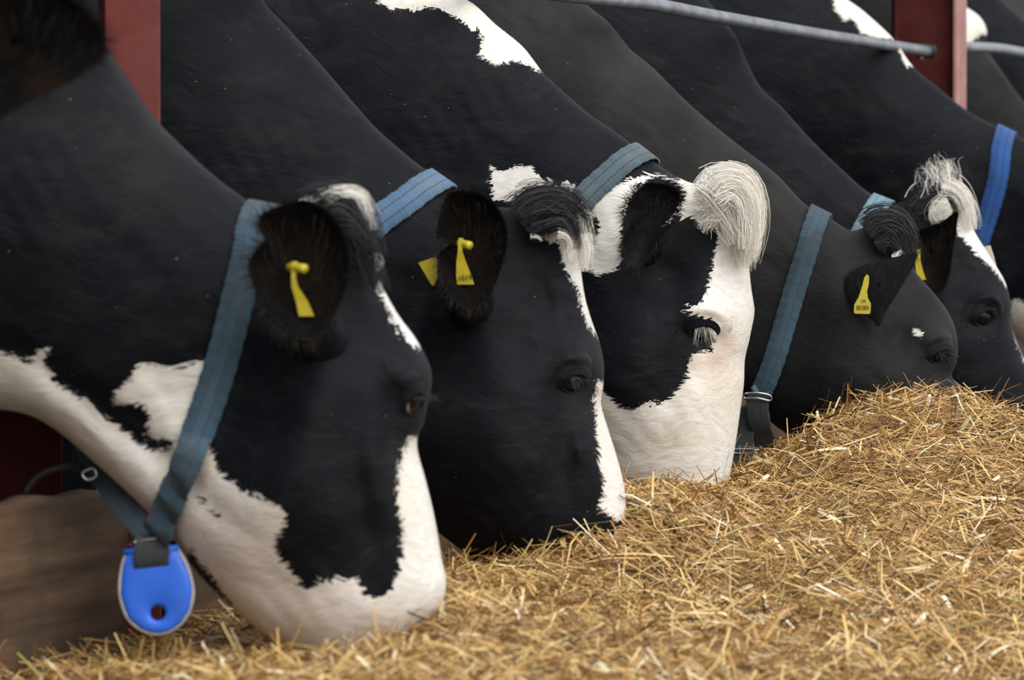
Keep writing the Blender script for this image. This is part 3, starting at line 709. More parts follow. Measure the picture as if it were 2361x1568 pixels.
def hair_lock(cow, guide, n, spread, w0, wspread, k=17, curl=0.0, tip=0.4, jit=1.0):
    """n hairs that follow a pixel guide line root to tip"""
    G = catmull(np.array(guide, float), 9, False); s = np.linspace(0, len(G) - 1.001, k); i = s.astype(int); f = (s - i)[:, None]
    G = G[i] * (1 - f) + G[i + 1] * f
    out = []
    t = np.linspace(0, 1, k)
    Tn = np.gradient(G, axis=0); Tn /= np.linalg.norm(Tn, axis=1)[:, None]; Nn = np.stack([-Tn[:, 1], Tn[:, 0]], -1)
    for _ in range(n):
        r1, r2 = rnd.gauss(0, .5), rnd.gauss(0, .5); L = rnd.uniform(.55, 1.1)
        ph = rnd.uniform(0, 6.28); sw = spread * ((1 - t) + tip * t) * r1 + curl * np.sin(ph + t * 7) * t + rnd.gauss(0, spread * .30) * t * jit + rnd.gauss(0, spread * .10) * np.sin(t * rnd.uniform(3, 9) + ph)
        s0 = rnd.uniform(0, .34) ** 1.3; tt = np.minimum(s0 + t * (L - s0), 1) * (k - 1); ii = np.minimum(tt.astype(int), k - 2); ff = (tt - ii)[:, None]
        P = G[ii] * (1 - ff) + G[ii + 1] * ff + Nn[ii] * sw[:, None]
        ww = w0 + wspread * r2 * (1 - .3 * t) - wspread * .5 * (1 - abs(r1))
        out.append([cow.loc(P[q, 0], P[q, 1], ww[q]) for q in range(k)])
    return out

def forelock(cow, locks, name='forelock', width=.0011):
    for tone in ('black', 'white'):
        S_, Wd, sh = [], [], []
        for (tn, guide, n, spread, w0, wsp, curl) in locks:
            if tn != tone: continue
            h = hair_lock(cow, guide, n, spread, w0, wsp, curl=curl); S_ += h
            Wd += [width * rnd.uniform(.7, 1.3) for _ in h]; sh += [min(1, max(0, rnd.gauss(.55, .25))) for _ in h]
        if S_:
            o = ribbons(name, S_, Wd, sh, M_hair_black if tone == 'black' else M_hair_white, cow.root)
            prop(o, label=('black' if tone == 'black' else 'cream white') + ' hairs of the topknot', kind=None)

def frame_at(cow, px, py, off=0.0):
    c = cow.surf(px, py, off); n = cow.normal(c)
    r = cow.loc(px + 5, py, c[1]) - cow.loc(px, py, c[1]); r -= n * (r @ n); r /= np.linalg.norm(r); d = np.cross(r, n)
    if d[2] < 0: d = -d
    return c, n, r, d

def eye(cow, px, py, rx, ry, rot, iris=(.3, .1), lash='black', lashdir=(.6, -.5), nl=46, sc=1.0, ll=.022):
    c, n, e1, e2 = frame_at(cow, px, py)
    m = rx / cow.scale; q = ry / cow.scale; cr, sr = math.cos(math.radians(rot)), math.sin(math.radians(rot))
    a1, a2 = e1 * cr + e2 * sr, -e1 * sr + e2 * cr
    R = m * 1.12; ctr = c - n * (R * .52)
    idir = n + e1 * iris[0] + e2 * iris[1]; idir /= np.linalg.norm(idir)
    V = []; F = []; nu, nv = 28, 18
    for j in range(nv + 1):
        for i in range(nu):
            ph, th = math.pi * j / nv, 2 * math.pi * i / nu
            V.append(ctr + R * (math.cos(ph) * n + math.sin(ph) * (math.cos(th) * a1 + math.sin(th) * a2)))
    for j in range(nv):
        for i in range(nu): F.append((j * nu + i, j * nu + (i + 1) % nu, (j + 1) * nu + (i + 1) % nu, (j + 1) * nu + i))
    V = np.array(V); ir = ((V - ctr) / R) @ idir
    ball = mesh_obj('eyeball', V, F, M_eyeball, cow.root, True, {'iris': ir * .5 + .5})
    # lids: a roll of skin that climbs out of the cheek over the ball, heavier above, a soft crease behind it
    prof = [(.88, .10), (.96, .38), (1.05, .48), (1.18, .42), (1.32, .30), (1.5, .17), (1.68, .10), (1.95, .12), (2.3, .05), (2.8, -.10), (3.2, -.35)]
    V = []; nu = 48
    for (k, h) in prof:
        for i in range(nu):
            th = 2 * math.pi * i / nu; ct, st = math.cos(th), math.sin(th); upw = max(0, st); dn = max(0, -st)
            ex = k + (.16 * upw if k > 1.2 else (-.14 * upw if k < 1.2 else 0)) - (.04 * dn if k < 1 else 0)
            al = 1 - .22 * abs(ct) ** 2.5 if k < 1.4 else 1
            P = c + a1 * (m * ex * ct * (1.06 if k < 1.4 else 1)) + a2 * (q * ex * st * al)
            for _ in range(14):     # stay on the head, never past its outline
                if k < 1.3 or float(cow.W(P[0], P[2])) > .045: break
                P = c + (P - c) * .9
            surfw = -float(cow.W(P[0], P[2])) + float(cow.bendw(P[0]))
            hh = (h + (.30 * upw if .9 < k < 1.6 else .14 * upw if k < 2.4 else 0) - (.12 * dn if .8 < k < 2.4 else 0)) * m
            if k > 1.3: bl = min(1, (k - 1.3) / .7); P[1] = P[1] * (1 - bl) + surfw * bl
            V.append(P + n * hh)
    F = [(j * nu + i, (j + 1) * nu + i, (j + 1) * nu + (i + 1) % nu, j * nu + (i + 1) % nu) for j in range(len(prof) - 1) for i in range(nu)]
    V = np.array(V); at_ = cow.attrs_for(V)
    at_['patch'][:nu * 4] = -1
    mesh_obj('eyelid', V, F, cow.mat, cow.root, True, at_)
    S_, Wd, sh = [], [], []
    for i in range(nl):
        th = math.radians(rnd.uniform(5, 150)); p = c + a1 * (m * .92 * math.cos(th)) + a2 * (q * .72 * math.sin(th)) + n * (m * .60)
        L = ll * rnd.uniform(.5, 1.1); dd = n * .75 + e1 * (lashdir[0] + .25 * math.cos(th) + rnd.gauss(0, .22)) + e2 * (lashdir[1] + rnd.gauss(0, .2)); dd /= np.linalg.norm(dd)
        S_.append([p + dd * L * t + (e2 * -.25) * L * t * t for t in np.linspace(0, 1, 5)]); Wd.append(.00042 * sc); sh.append(rnd.random() * (.5 if lash == 'black' else 1))
    ribbons('eyelash', S_, Wd, sh, M_hair_white if lash == 'white' else M_hair_black, cow.root)

def attrs_for(s, pos):
    px = to_px(s.world(np.asarray(pos)))
    def fld(polys):
        f = np.full(len(px), -1.0)
        for p in polys: f = np.maximum(f, poly_sd(np.array(p, float), px[:, 0], px[:, 1]) / s.scale)
        return f
    w_, b_, br, sk = s.marks
    pf = fld(w_)
    if b_: pf = np.minimum(pf, -fld(b_))
    def spots(l):
        f = np.zeros(len(px))
        for (x, y, r_, am) in l: f = np.maximum(f, am * np.exp(-((px[:, 0] - x) ** 2 + (px[:, 1] - y) ** 2) / r_ ** 2))
        return f
    return {'patch': pf, 'brown': spots(br), 'skin': spots(sk)}
Cow.attrs_for = attrs_for

def ear(cow, outline, wc, cup, base, tu=0.0, tv=0.0, center=None, fuzz=260, fuzzlen=.012, stalk=.034, mat_in=None, far=False, shrink=1.0, shift=(0, 0), fuzzmat=None):
    O_ = np.array(outline, float)
    if far:
        c0 = np.array(base, float); O_ = c0 + (O_ - c0) * shrink + np.array(shift)
    Pp = catmull(O_, 4); cx = np.array(center, float) if center else Pp.mean(0)
    if far and center: cx = np.array(base) + (np.array(center) - np.array(base)) * shrink + np.array(shift)
    n = len(Pp); rs = [0.0, .03, .2, .4, .6, .75, .87, .95, 1.0]
    uc, vc = cow.uv(cx[0], cx[1], wc)
    V = []
    def put(p, extra):
        u, v = cow.uv(p[0], p[1], wc); wv = wc + tu * (u - uc) + tv * (v - vc) + extra
        L = cow.loc(p[0], p[1], wv); V.append(L)
    for r in rs[1:]:                     # lining
        for p in Pp: put(cx + (p - cx) * r, cup * (1 - r ** 2.4))
    i0 = len(V)
    for r in rs[1:][::-1]:               # outside of the shell
        for p in Pp: put(cx + (p - cx) * (r * 1.0), (cup * (1 - r ** 2.4)) + (1 if not far else -1) * (.003 + .014 * (1 - r ** 3)))
    nr = len(rs) - 1; F = []; mi = []
    def ring(a, b, m_):
        for i in range(n): F.append((a + i, b + i, b + (i + 1) % n, a + (i + 1) % n)); mi.append(m_)
    for j in range(nr - 1): ring(j * n, (j + 1) * n, 0)
    ring((nr - 1) * n, i0, 1)
    for j in range(nr - 1): ring(i0 + j * n, i0 + (j + 1) * n, 1)
    F.append(tuple(range(n))[::-1]); mi.append(0); F.append(tuple(i0 + (nr - 1) * n + i for i in range(n))); mi.append(1)
    # stalk to the head
    b_loc = cow.surf(*base) if not far else None
    bx = cow.loc(base[0], base[1], b_loc[1] + .03) if not far else cow.loc(base[0] + shift[0] * .3, base[1], -cow.surf(*base)[1] - .03)
    mid = cow.loc(*(np.array(base) * .35 + cx * .65 + np.array(shift) * .2), wc + (max(cup, 0) + .024 if not far else cup - .01))
    tv_, tf_ = tube(catmull(np.array([bx, bx * .5 + mid * .5 + np.array([0, .0, -.004]), mid]), 4, False), np.linspace(stalk, stalk * .62, 9), 14)
    b0 = len(V); V += [np.array(q) for q in tv_]; F += [tuple(i + b0 for i in f) for f in tf_]; mi += [1] * len(tf_)
    V = np.array(V)
    e = mesh_obj('ear', V, F, None, cow.root, True, cow.attrs_for(V), mats=[mat_in or M_ear_in, cow.mat], matidx=mi)
    e.data.flip_normals() if False else None
    # fringe of hair round the rim and in the lining
    S_, Wd, sh = [], [], []
    for i in range(fuzz * 2):
        rim = rnd.random() < .75
        a = rnd.uniform(0, n); i1 = int(a) % n; i2 = (i1 + 1) % n; fr = a - int(a)
        p = Pp[i1] * (1 - fr) + Pp[i2] * fr; r = rnd.uniform(.93, 1.0) if rim else rnd.uniform(.3, .9)
        q = cx + (p - cx) * r; dirp = (p - cx) / np.linalg.norm(p - cx)
        if not rim: dirp = -dirp * .6 + np.array([0.1, .9])
        dirp = dirp + np.array([rnd.gauss(0, .35), rnd.gauss(0, .35)])
        L = fuzzlen * cow.scale * rnd.uniform(.5, 1.2); u, v = cow.uv(q[0], q[1], wc)
        wv = wc + tu * (u - uc) + tv * (v - vc) + cup * (1 - r ** 2.4) - .0015
        S_.append([cow.loc(q[0] + dirp[0] * L * t, q[1] + dirp[1] * L * t + 5 * t * t, wv - (.006 * t)) for t in (0, .35, .7, 1)])
        Wd.append(.00055); sh.append(rnd.random())
    if S_: ribbons('ear_hair', S_, Wd, sh, fuzzmat or M_hair_ear, e)
    return e

def plate(name, pts, normal, thick, mat, parent, rim=None):
    """flat shape with thickness; pts local 3D outline"""
    P = np.array(pts); n = len(P); nn = np.array(normal) / np.linalg.norm(normal) * thick / 2
    V = np.concatenate([P + nn, P - nn]); F = [tuple(range(n)), tuple(range(2 * n - 1, n - 1, -1))] + [(i, n + i, n + (i + 1) % n, (i + 1) % n) for i in range(n)]
    return mesh_obj(name, V, F, mat, parent, False)
def strap_tag(cow, e, pts, wv, tu=0.0, twist=0.0):
    """ear tag drawn as a flap: centre line px points with half widths"""
    A, B = [], []
    for (x, y, h, dw) in pts:
        A.append(cow.loc(x - h, y, wv + dw - twist * h)); B.append(cow.loc(x + h, y, wv + dw + twist * h))
    V = []; th = .0014
    for a, b in zip(A, B): V += [a + [0, -th, 0], b + [0, -th, 0], b + [0, th, 0], a + [0, th, 0]]
    F = []
    for i in range(len(A) - 1):
        for k in range(4): F.append((i * 4 + k, i * 4 + (k + 1) % 4, i * 4 + 4 + (k + 1) % 4, i * 4 + 4 + k))
    F += [(0, 3, 2, 1), tuple(len(A) * 4 - 4 + k for k in range(4))]
    return mesh_obj('ear_tag', V, F, M_yellow, e, False)
def text(body, cow, parent, px, py, wv, size_px, rot=0.0, shear=0.0, sx=1.0):
    cu = bpy.data.curves.new('number', 'FONT'); cu.body = body; cu.size = size_px / cow.scale; cu.extrude = .0003; cu.align_x = 'CENTER'; cu.align_y = 'CENTER'
    o = bpy.data.objects.new('number', cu); C.objects.link(o); o.parent = parent; cu.materials.append(M_ink)
    o.location = cow.loc(px, py, wv); o.rotation_euler = (math.pi / 2, rot, 0); o.scale = (sx, 1, 1)
    bpy.context.view_layer.update(); me = bpy.data.meshes.new_from_object(o.evaluated_get(bpy.context.evaluated_depsgraph_get()))
    m_ = bpy.data.objects.new('number', me); C.objects.link(m_); m_.parent = parent; m_.location = o.location; m_.rotation_euler = o.rotation_euler; m_.scale = o.scale
    if not me.materials: me.materials.append(M_ink)
    bpy.data.objects.remove(o); return m_

def web_material(name, base, light, grime, line=(0.07, 0.035, 0.02)):
    m, t, b = new_mat(name); g = NT(t)
    uv = g.n('ShaderNodeUVMap').outputs[0]; sp = g.n('ShaderNodeSeparateXYZ'); g.l(uv, sp.inputs[0])
    oc = g.n('ShaderNodeTexCoord').outputs['Object']
    ribs = g.math('SINE', g.math('MULTIPLY', sp.outputs[0], 2 * math.pi / .0026))
    wob = g.math('MULTIPLY', g.math('SUBTRACT', g.noise(oc, 60, 2), .5), .05)
    v = g.math('ADD', sp.outputs[1], wob)
    def band(c): return g.mr(g.math('ABSOLUTE', g.math('SUBTRACT', v, c)), .018, .035, 1, 0)
    lines = g.math('MAXIMUM', band(.34), band(.70))
    col = g.mix(g.mr(g.noise(oc, 9, 4, .6), .35, .65), base, light)
    col = g.mix(g.mr(g.noise(oc, 16, 5, .7), .45, .75), col, grime)
    col = g.mix(g.mr(ribs, -1, 1, .0, .22), col, tuple(x * .35 for x in base))
    dash = g.mr(g.math('SINE', g.math('MULTIPLY', sp.outputs[0], 2 * math.pi / .006)), -.6, -.3, .35, 1)
    col = g.mix(g.math('MULTIPLY', lines, g.math('MULTIPLY', dash, .75)), col, line)
    g.l(col, b.inputs['Base Color']); b.inputs['Roughness'].default_value = .8; b.inputs['Sheen Weight'].default_value = .15
    b.inputs['Specular IOR Level'].default_value = .2
    g.l(g.bump(g.math('SUBTRACT', ribs, g.math('MULTIPLY', lines, 2.0)), .6, .0007), b.inputs['Normal'])
    return m
def strap_mesh(name, P, Wv, th, mat, parent):
    P = np.array(P); Wv = np.array(Wv); n = len(P)
    T = np.gradient(P, axis=0); T /= np.linalg.norm(T, axis=1)[:, None]
    N = np.cross(T, Wv); N /= np.linalg.norm(N, axis=1)[:, None]
    L = np.r_[0, np.cumsum(np.linalg.norm(np.diff(P, axis=0), axis=1))]
    V, UV = [], []
    prof = [(-1, -1, 0), (-1, 1, 0), (-.8, 1.15, .1), (0, 1.15, .5), (.8, 1.15, .9), (1, 1, 1), (1, -1, 1), (0, -1, .5)]
    for i in range(n):
        wob = .0006 * math.sin(L[i] * 900 + 1.3) + .0005 * math.sin(L[i] * 310)
        for (a, b_, uvv) in prof: V.append(P[i] + Wv[i] * a * (1 + wob / np.linalg.norm(Wv[i])) + N[i] * b_ * th / 2); UV.append((L[i], uvv))
    k = len(prof)
    F = [(i * k + q, i * k + (q + 1) % k, (i + 1) * k + (q + 1) % k, (i + 1) * k + q) for i in range(n - 1) for q in range(k)]
    F += [tuple(range(k))[::-1], tuple((n - 1) * k + q for q in range(k))]
    return mesh_obj(name, V, F, mat, parent, True, uv=UV)
def collar(cow, near, width, mat, label, group, far=None, off=.006, th=.0035, closed_bottom=True, offs=None):
    """webbing belt round the neck: near side follows the pixel line, far side mirrors it"""
    G = catmull(np.array([p[:2] for p in near], float), 4, False)
    ov = None
    if len(near[0]) > 2 or any(len(p) > 2 for p in near):
        wo = np.array([p[2] if len(p) > 2 else np.nan for p in near]); ov = np.repeat(wo, 4)[:len(G)]
    N_ = []
    for i, (x, y) in enumerate(G):
        if ov is not None and not np.isnan(ov[i]): N_.append(cow.loc(x, y, ov[i]))
        else: N_.append(cow.surf(x, y, off))
    N_ = np.array(N_)
    Qf = lambda u, v: float(bilin(cow.Q, np.array((u - cow.gx0) / cow.h), np.array((v - cow.gy0) / cow.h)))
    def nrm_(u, w_, v):
        e = .012; g_ = np.array([-(Qf(u + e, v) - Qf(u - e, v)) / (2 * e), 2 * w_, -(Qf(u, v + e) - Qf(u, v - e)) / (2 * e)]); return g_ / np.linalg.norm(g_)
    # crest: run the line up to where the neck's top line is, then wrap evenly round it
    i1 = next(i for i in range(len(N_)) if cow.W(N_[i][0], N_[i][2]) > .055)
    q0 = N_[i1][[0, 2]]; dq = N_[i1][[0, 2]] - N_[min(i1 + 5, len(N_) - 1)][[0, 2]]; dq /= np.linalg.norm(dq); lam = 0.0
    while Qf(*(q0 + dq * lam)) > 0 and lam < .3: lam += .0005
    qc = q0 + dq * lam; arc = []
    for t_ in np.linspace(1, 0, 9)[1:]:
        q = qc + (q0 - qc) * t_ * t_; w_ = -float(cow.W(*q)); n_ = nrm_(q[0], w_, q[1]); arc.append(np.array([q[0], w_ + float(cow.bendw(q[0])), q[1]]) + n_ * off)
    N_ = np.array(arc[::-1] + list(N_[i1:]))
    if far is None:
        Fp = N_[1:].copy(); Fp[:, 1] = -Fp[:, 1]
        Fp[:, 1] += 2 * cow.bendw(Fp[:, 0])
    else: Fp = np.array([cow.loc(*p) for p in far])
    P = np.concatenate([Fp[::-1], N_])
    P = catmull(P, 5, False)
    for _ in range(14): P[1:-1] = .25 * P[:-2] + .5 * P[1:-1] + .25 * P[2:]
    T = np.gradient(P, axis=0); T /= np.linalg.norm(T, axis=1)[:, None]
    nn = []
    for p in P:
        e = .02; Qf = lambda u, v: float(bilin(cow.Q, np.array((u - cow.gx0) / cow.h), np.array((v - cow.gy0) / cow.h)))
        b_ = float(cow.bendw(p[0]))
        g_ = np.array([-(Qf(p[0] + e, p[2]) - Qf(p[0] - e, p[2])) / (2 * e), 2 * (p[1] - b_), -(Qf(p[0], p[2] + e) - Qf(p[0], p[2] - e)) / (2 * e)])
        nn.append(g_ / (np.linalg.norm(g_) + 1e-9))
    nn = np.array(nn)
    for _ in range(10): nn[1:-1] = .25 * nn[:-2] + .5 * nn[1:-1] + .25 * nn[2:]
    Wv = np.cross(T, nn); Wv /= np.linalg.norm(Wv, axis=1)[:, None]; Wv *= width / 2
    root = empty('collar', cow.O, -cow.a); prop(root, label, 'collar', group)
    strap_mesh('strap', P, Wv, th, mat, root)
    return root, P, Wv
def wire(name, cow, pts, r, mat, parent, closed=False, smooth=3):
    P = np.array([cow.loc(*p) for p in pts]); P = catmull(P, smooth, closed)
    if closed: P = np.concatenate([P, P[:2]])
    V, F = tube(P, r, 8); return mesh_obj(name, V, F, mat, parent, True)

M_web_teal = web_material('faded_teal_webbing', (0.034, 0.070, 0.100), (0.058, 0.115, 0.155), (0.038, 0.044, 0.048))
M_web_blue = web_material('faded_blue_webbing', (0.085, 0.17, 0.29), (0.12, 0.22, 0.34), (0.14, 0.19, 0.25))
M_web_pale = web_material('pale_blue_webbing', (0.20, 0.34, 0.42), (0.26, 0.40, 0.47), (0.16, 0.24, 0.28))
M_web_grey = web_material('grey_blue_webbing', (0.09, 0.15, 0.19), (0.13, 0.18, 0.20), (0.10, 0.105, 0.10))
M_web_bright = web_material('bright_blue_webbing', (0.018, 0.085, 0.30), (0.04, 0.13, 0.36), (0.04, 0.09, 0.19), line=(.02, .02, .03))
M_web_dirty = web_material('dirty_webbing', (0.05, 0.065, 0.07), (0.07, 0.08, 0.08), (0.04, 0.045, 0.045))

# ---- cow a
GC = 'webbing collars round the necks of the cows'
eye(cow_a, 948, 926, 31, 28, -25, iris=(.50, .0), lashdir=(.75, -.05), nl=70, ll=.024)
EAR_A = [(640, 476), (700, 461), (755, 486), (790, 535), (806, 600), (800, 662), (775, 718), (745, 762), (715, 788), (680, 782), (640, 748), (604, 705), (582, 655), (572, 610), (592, 572), (612, 548), (596, 525), (602, 495)]
e = ear(cow_a, EAR_A, -.235, .045, (735, 790), tu=.35, tv=.1, center=(690, 620), fuzz=520, fuzzlen=.016, stalk=.04)
strap_tag(cow_a, e, [(680, 603, 6, 0), (677, 640, 5, .0), (680, 662, 7, .002), (696, 695, 13, .006), (707, 729, 17, .008)], -.225, twist=0.0)
o_ = wire('tag_stud', cow_a, [(668, 617, -.212), (680, 617, -.222), (704, 620, -.232)], .0055, M_yellow, e)
ear(cow_a, EAR_A, .19, -.03, (735, 700), center=(690, 620), fuzz=0, far=True, shrink=.55, shift=(-60, 60))
forelock(cow_a, [('black', [(700, 478), (760, 452), (820, 470), (852, 520), (864, 590)], 420, 34, -.02, .05, 4), ('black', [(720, 500), (780, 480), (825, 515), (850, 570), (858, 620)], 420, 40, -.06, .04, 5),
                 ('black', [(750, 540), (800, 525), (835, 560), (855, 620), (872, 680)], 300, 40, -.07, .03, 4), ('black', [(850, 590), (862, 625), (874, 655)], 120, 16, -.03, .02, 3),
                 ('white', [(745, 462), (785, 443), (825, 446), (848, 480), (860, 530)], 60, 20, -.075, .01, 3), ('white', [(700, 470), (760, 452), (800, 440), (838, 452), (853, 490)], 36, 18, -.05, .02, 8),
                 ('white', [(850, 590), (866, 594), (872, 612), (862, 626)], 26, 12, -.07, .01, 5), ('white', [(690, 470), (712, 464), (735, 470)], 24, 8, -.06, .02, 2)], width=.0009)
c_a, P_a, W_a = collar(cow_a, [(520, 420), (545, 432), (572, 470), (580, 530), (572, 590), (548, 690), (515, 820), (477, 940), (440, 1040, -.125), (408, 1120, -.105), (382, 1180, -.085), (358, 1238, -.065)], .0395, M_web_teal,
               'dusty teal collar round the nearest cow, with a big blue tag hanging at the throat', GC, off=.007)
P2 = catmull(np.array([cow_a.loc(*p) for p in [(345, 1236, -.058), (322, 1212, -.035), (290, 1172, -.01), (258, 1130, .02), (228, 1088, .045), (200, 1030, .07), (185, 960, .09), (200, 880, .10)]]), 5, False)
T2 = np.gradient(P2, axis=0); T2 /= np.linalg.norm(T2, axis=1)[:, None]; W2 = np.cross(T2, np.array([.25, -1, 0])); W2 /= np.linalg.norm(W2, axis=1)[:, None]
strap_mesh('far_strap', P2, W2 * .0145, .003, M_web_teal, c_a)
wire('slider', cow_a, [(303, 1252, -.066), (345, 1244, -.070), (392, 1236, -.066), (395, 1246, -.060), (345, 1256, -.056), (305, 1262, -.060)], .0013, M_clasp, c_a, True)
PL = catmull(np.array([cow_a.loc(*p) for p in [(353, 1236, -.062), (350, 1260, -.072), (349, 1290, -.074), (350, 1306, -.068), (351, 1300, -.060), (352, 1270, -.056)]]), 4, False)
strap_mesh('tag_loop', PL, np.tile(np.array([.0215, 0, .0025]), (len(PL), 1)), .003, M_web_dirty, c_a)
wire('buckle', cow_a, [(190, 1090, .0), (215, 1080, .0), (222, 1098, .0), (200, 1106, .0)], .0018, M_clasp, c_a, True)
wire('rubber_tail', cow_a, [(56, 1140, .02), (80, 1105, .02), (120, 1083, .02), (165, 1076, .02), (205, 1086, .01), (218, 1094, .01)], .0042, M_rubber, c_a)
def tag_plate(cow, outline, hc, hr, wv, parent):
    """teardrop plastic transponder with a through hole and a pale rubber rim"""
    n = 40; Pp = catmull(outline, 6); hc = np.array(hc, float); out = []
    ang = np.unwrap(np.arctan2(*(Pp - hc).T))
    for i in range(n):
        a_ = 2 * math.pi * i / n; j = int(np.argmin(np.abs((ang - a_ + math.pi) % (2 * math.pi) - math.pi))); rr = np.linalg.norm(Pp[j] - hc)
        out.append(hc + rr * np.array([math.sin(a_), math.cos(a_)]))
    out = np.array(out)
    def L(p, dz): return cow.loc(p[0], p[1], wv + dz)
    circ = np.array([[math.sin(2 * math.pi * i / n), math.cos(2 * math.pi * i / n)] for i in range(n)])
    rings = [[L(p, -.001) for p in out], [L(hc + (p - hc) * .93, -.004) for p in out], [L(hc + (p - hc) * .8, -.0055) for p in out],
             [L(hc + hr * 1.5 * q, -.0058) for q in circ], [L(hc + hr * q, -.003) for q in circ], [L(hc + hr * .96 * q, .006) for q in circ], [L(hc + (p - hc) * .97, .006) for p in out]]
    V = [v for r_ in rings for v in r_]; K = len(rings)
    F = [(j * n + i, j * n + (i + 1) % n, ((j + 1) % K) * n + (i + 1) % n, ((j + 1) % K) * n + i) for j in range(K) for i in range(n)]
    t = mesh_obj('transponder_tag', V, F, M_blue, parent, True); prop(t, label='blue plastic tag with a round hole')
    Po = np.array(outline[:-1], float)
    Vt, Ft = tube(catmull(np.array([L(p, .001) for p in Po]), 6, False), .0030, 8)
    mesh_obj('rim', Vt, Ft, M_rim, t, True)
    V3, F3_ = tube(np.array([L(np.array(outline[0]) + [-6, 0], 0), L(np.array(outline[-2]) + [6, 0], 0)]), .0042, 10); mesh_obj('hinge_pin', V3, F3_, M_blue, t, True)
    return t
tag_plate(cow_a, [(293, 1274), (284, 1300), (277, 1345), (281, 1388), (298, 1428), (330, 1453), (364, 1461), (400, 1450), (430, 1420), (444, 1375), (440, 1335), (426, 1295), (406, 1263), (350, 1268)], (364, 1413), 18, -.064, c_a)

# ---- cow b
eye(cow_b, 1317, 878, 32, 25, -20, iris=(.0, .05), lashdir=(.25, -.55), nl=90, ll=.026)
EAR_B = [(1040, 441), (1090, 442), (1132, 462), (1161, 503), (1171, 552), (1161, 604), (1142, 655), (1120, 692), (1095, 720), (1070, 716), (1040, 690), (1018, 650), (1010, 610), (1012, 580), (1033, 566), (1026, 553), (1006, 548), (1012, 505), (1022, 468)]
e = ear(cow_b, EAR_B, -.215, .04, (1090, 722), tu=.25, tv=.1, center=(1085, 560), fuzz=420, fuzzlen=.010, stalk=.036)
strap_tag(cow_b, e, [(1063, 549, 5, 0), (1061, 580, 5, .0), (1063, 602, 10, .003), (1069, 635, 17, .006), (1074, 656, 19, .008)], -.21)
text('1019', cow_b, e, 1072, 641, -.206, 17, rot=-.1)
wire('tag_stud', cow_b, [(1060, 562, -.2), (1068, 563, -.206), (1084, 566, -.214)], .0058, M_yellow, e)
plate('ear_tag', [cow_b.loc(x, y, -.185) for x, y in [(965, 606), (1004, 592), (1008, 600), (1009, 640), (1000, 659), (994, 655)]], (0, -1, 0), .002, M_yellow, e)
ear(cow_b, EAR_B, .18, -.03, (1130, 650), center=(1085, 560), fuzz=0, far=True, shrink=.55, shift=(-60, 60))
forelock(cow_b, [('black', [(1190, 492), (1225, 458), (1275, 446), (1320, 462), (1345, 505)], 420, 30, -.02, .05, 4), ('black', [(1200, 515), (1245, 480), (1295, 475), (1325, 500), (1338, 540)], 500, 38, -.06, .03, 6),
                 ('black', [(1215, 535), (1260, 515), (1300, 510), (1318, 540), (1322, 575)], 300, 26, -.075, .02, 6), ('black', [(1290, 455), (1330, 470), (1352, 510), (1362, 560)], 120, 20, -.04, .03, 8),
                 ('white', [(1300, 520), (1330, 505), (1345, 530), (1348, 580), (1342, 625)], 260, 22, -.05, .02, 5), ('white', [(1315, 470), (1345, 500), (1352, 550), (1350, 600)], 90, 16, -.03, .03, 8),
                 ('white', [(1285, 540), (1305, 545), (1315, 570), (1312, 600)], 90, 16, -.085, .01, 5), ('white', [(1222, 545), (1240, 546), (1250, 556)], 12, 6, -.09, .005, 2)], width=.0009)
collar(cow_b, [(1026, 410), (990, 424), (935, 464), (865, 516), (805, 590), (750, 690), (715, 800), (700, 900)], .0405, M_web_blue, 'faded blue collar round the second cow, its ribs lit along the crest', GC)

# ---- cow c
eye(cow_c, 1617, 760, 30, 25, -28, iris=(.25, -.12), lash='white', lashdir=(-.30, -.65), nl=64, ll=.026)
EAR_C = [(1480, 424), (1530, 424), (1562, 438), (1571, 470), (1553, 512), (1522, 552), (1495, 592), (1462, 622), (1440, 604), (1434, 560), (1447, 520), (1434, 488), (1452, 450)]
ear(cow_c, EAR_C, -.165, .02, (1480, 590), tu=.5, tv=-.2, center=(1505, 480), fuzz=520, fuzzlen=.014, stalk=.036, mat_in=M_fur)
ear(cow_c, EAR_C, .16, -.03, (1540, 560), center=(1505, 480), fuzz=0, far=True, shrink=.5, shift=(-60, 60))
forelock(cow_c, [('white', [(1622, 440), (1640, 414), (1690, 400), (1730, 426), (1744, 490), (1738, 550), (1724, 600)], 700, 26, .0, .06, 3), ('white', [(1636, 446), (1664, 424), (1702, 424), (1730, 462), (1736, 520), (1724, 590)], 700, 30, -.05, .04, 3),
                 ('white', [(1650, 466), (1676, 450), (1702, 462), (1716, 505), (1718, 575)], 500, 34, -.07, .03, 4), ('white', [(1604, 432), (1632, 446), (1660, 478), (1688, 530), (1700, 560)], 200, 44, -.075, .02, 7),
                 ('white', [(1632, 410), (1684, 392), (1732, 412), (1752, 470), (1750, 530), (1732, 585)], 170, 14, .0, .05, 6), ('white', [(1690, 530), (1710, 575), (1722, 602), (1734, 606)], 140, 16, -.03, .02, 4), ('white', [(1700, 470), (1724, 530), (1722, 580), (1718, 620)], 160, 30, -.06, .02, 4),
                 ('white', [(1668, 490), (1640, 508), (1618, 535)], 60, 30, -.08, .01, 5)], width=.0010)
collar(cow_c, [(1497, 348), (1455, 362), (1400, 406), (1342, 462), (1295, 530), (1250, 620), (1215, 730), (1190, 830)], .0405, M_web_grey, 'grey-blue collar round the white-faced cow with cream topknot', GC)

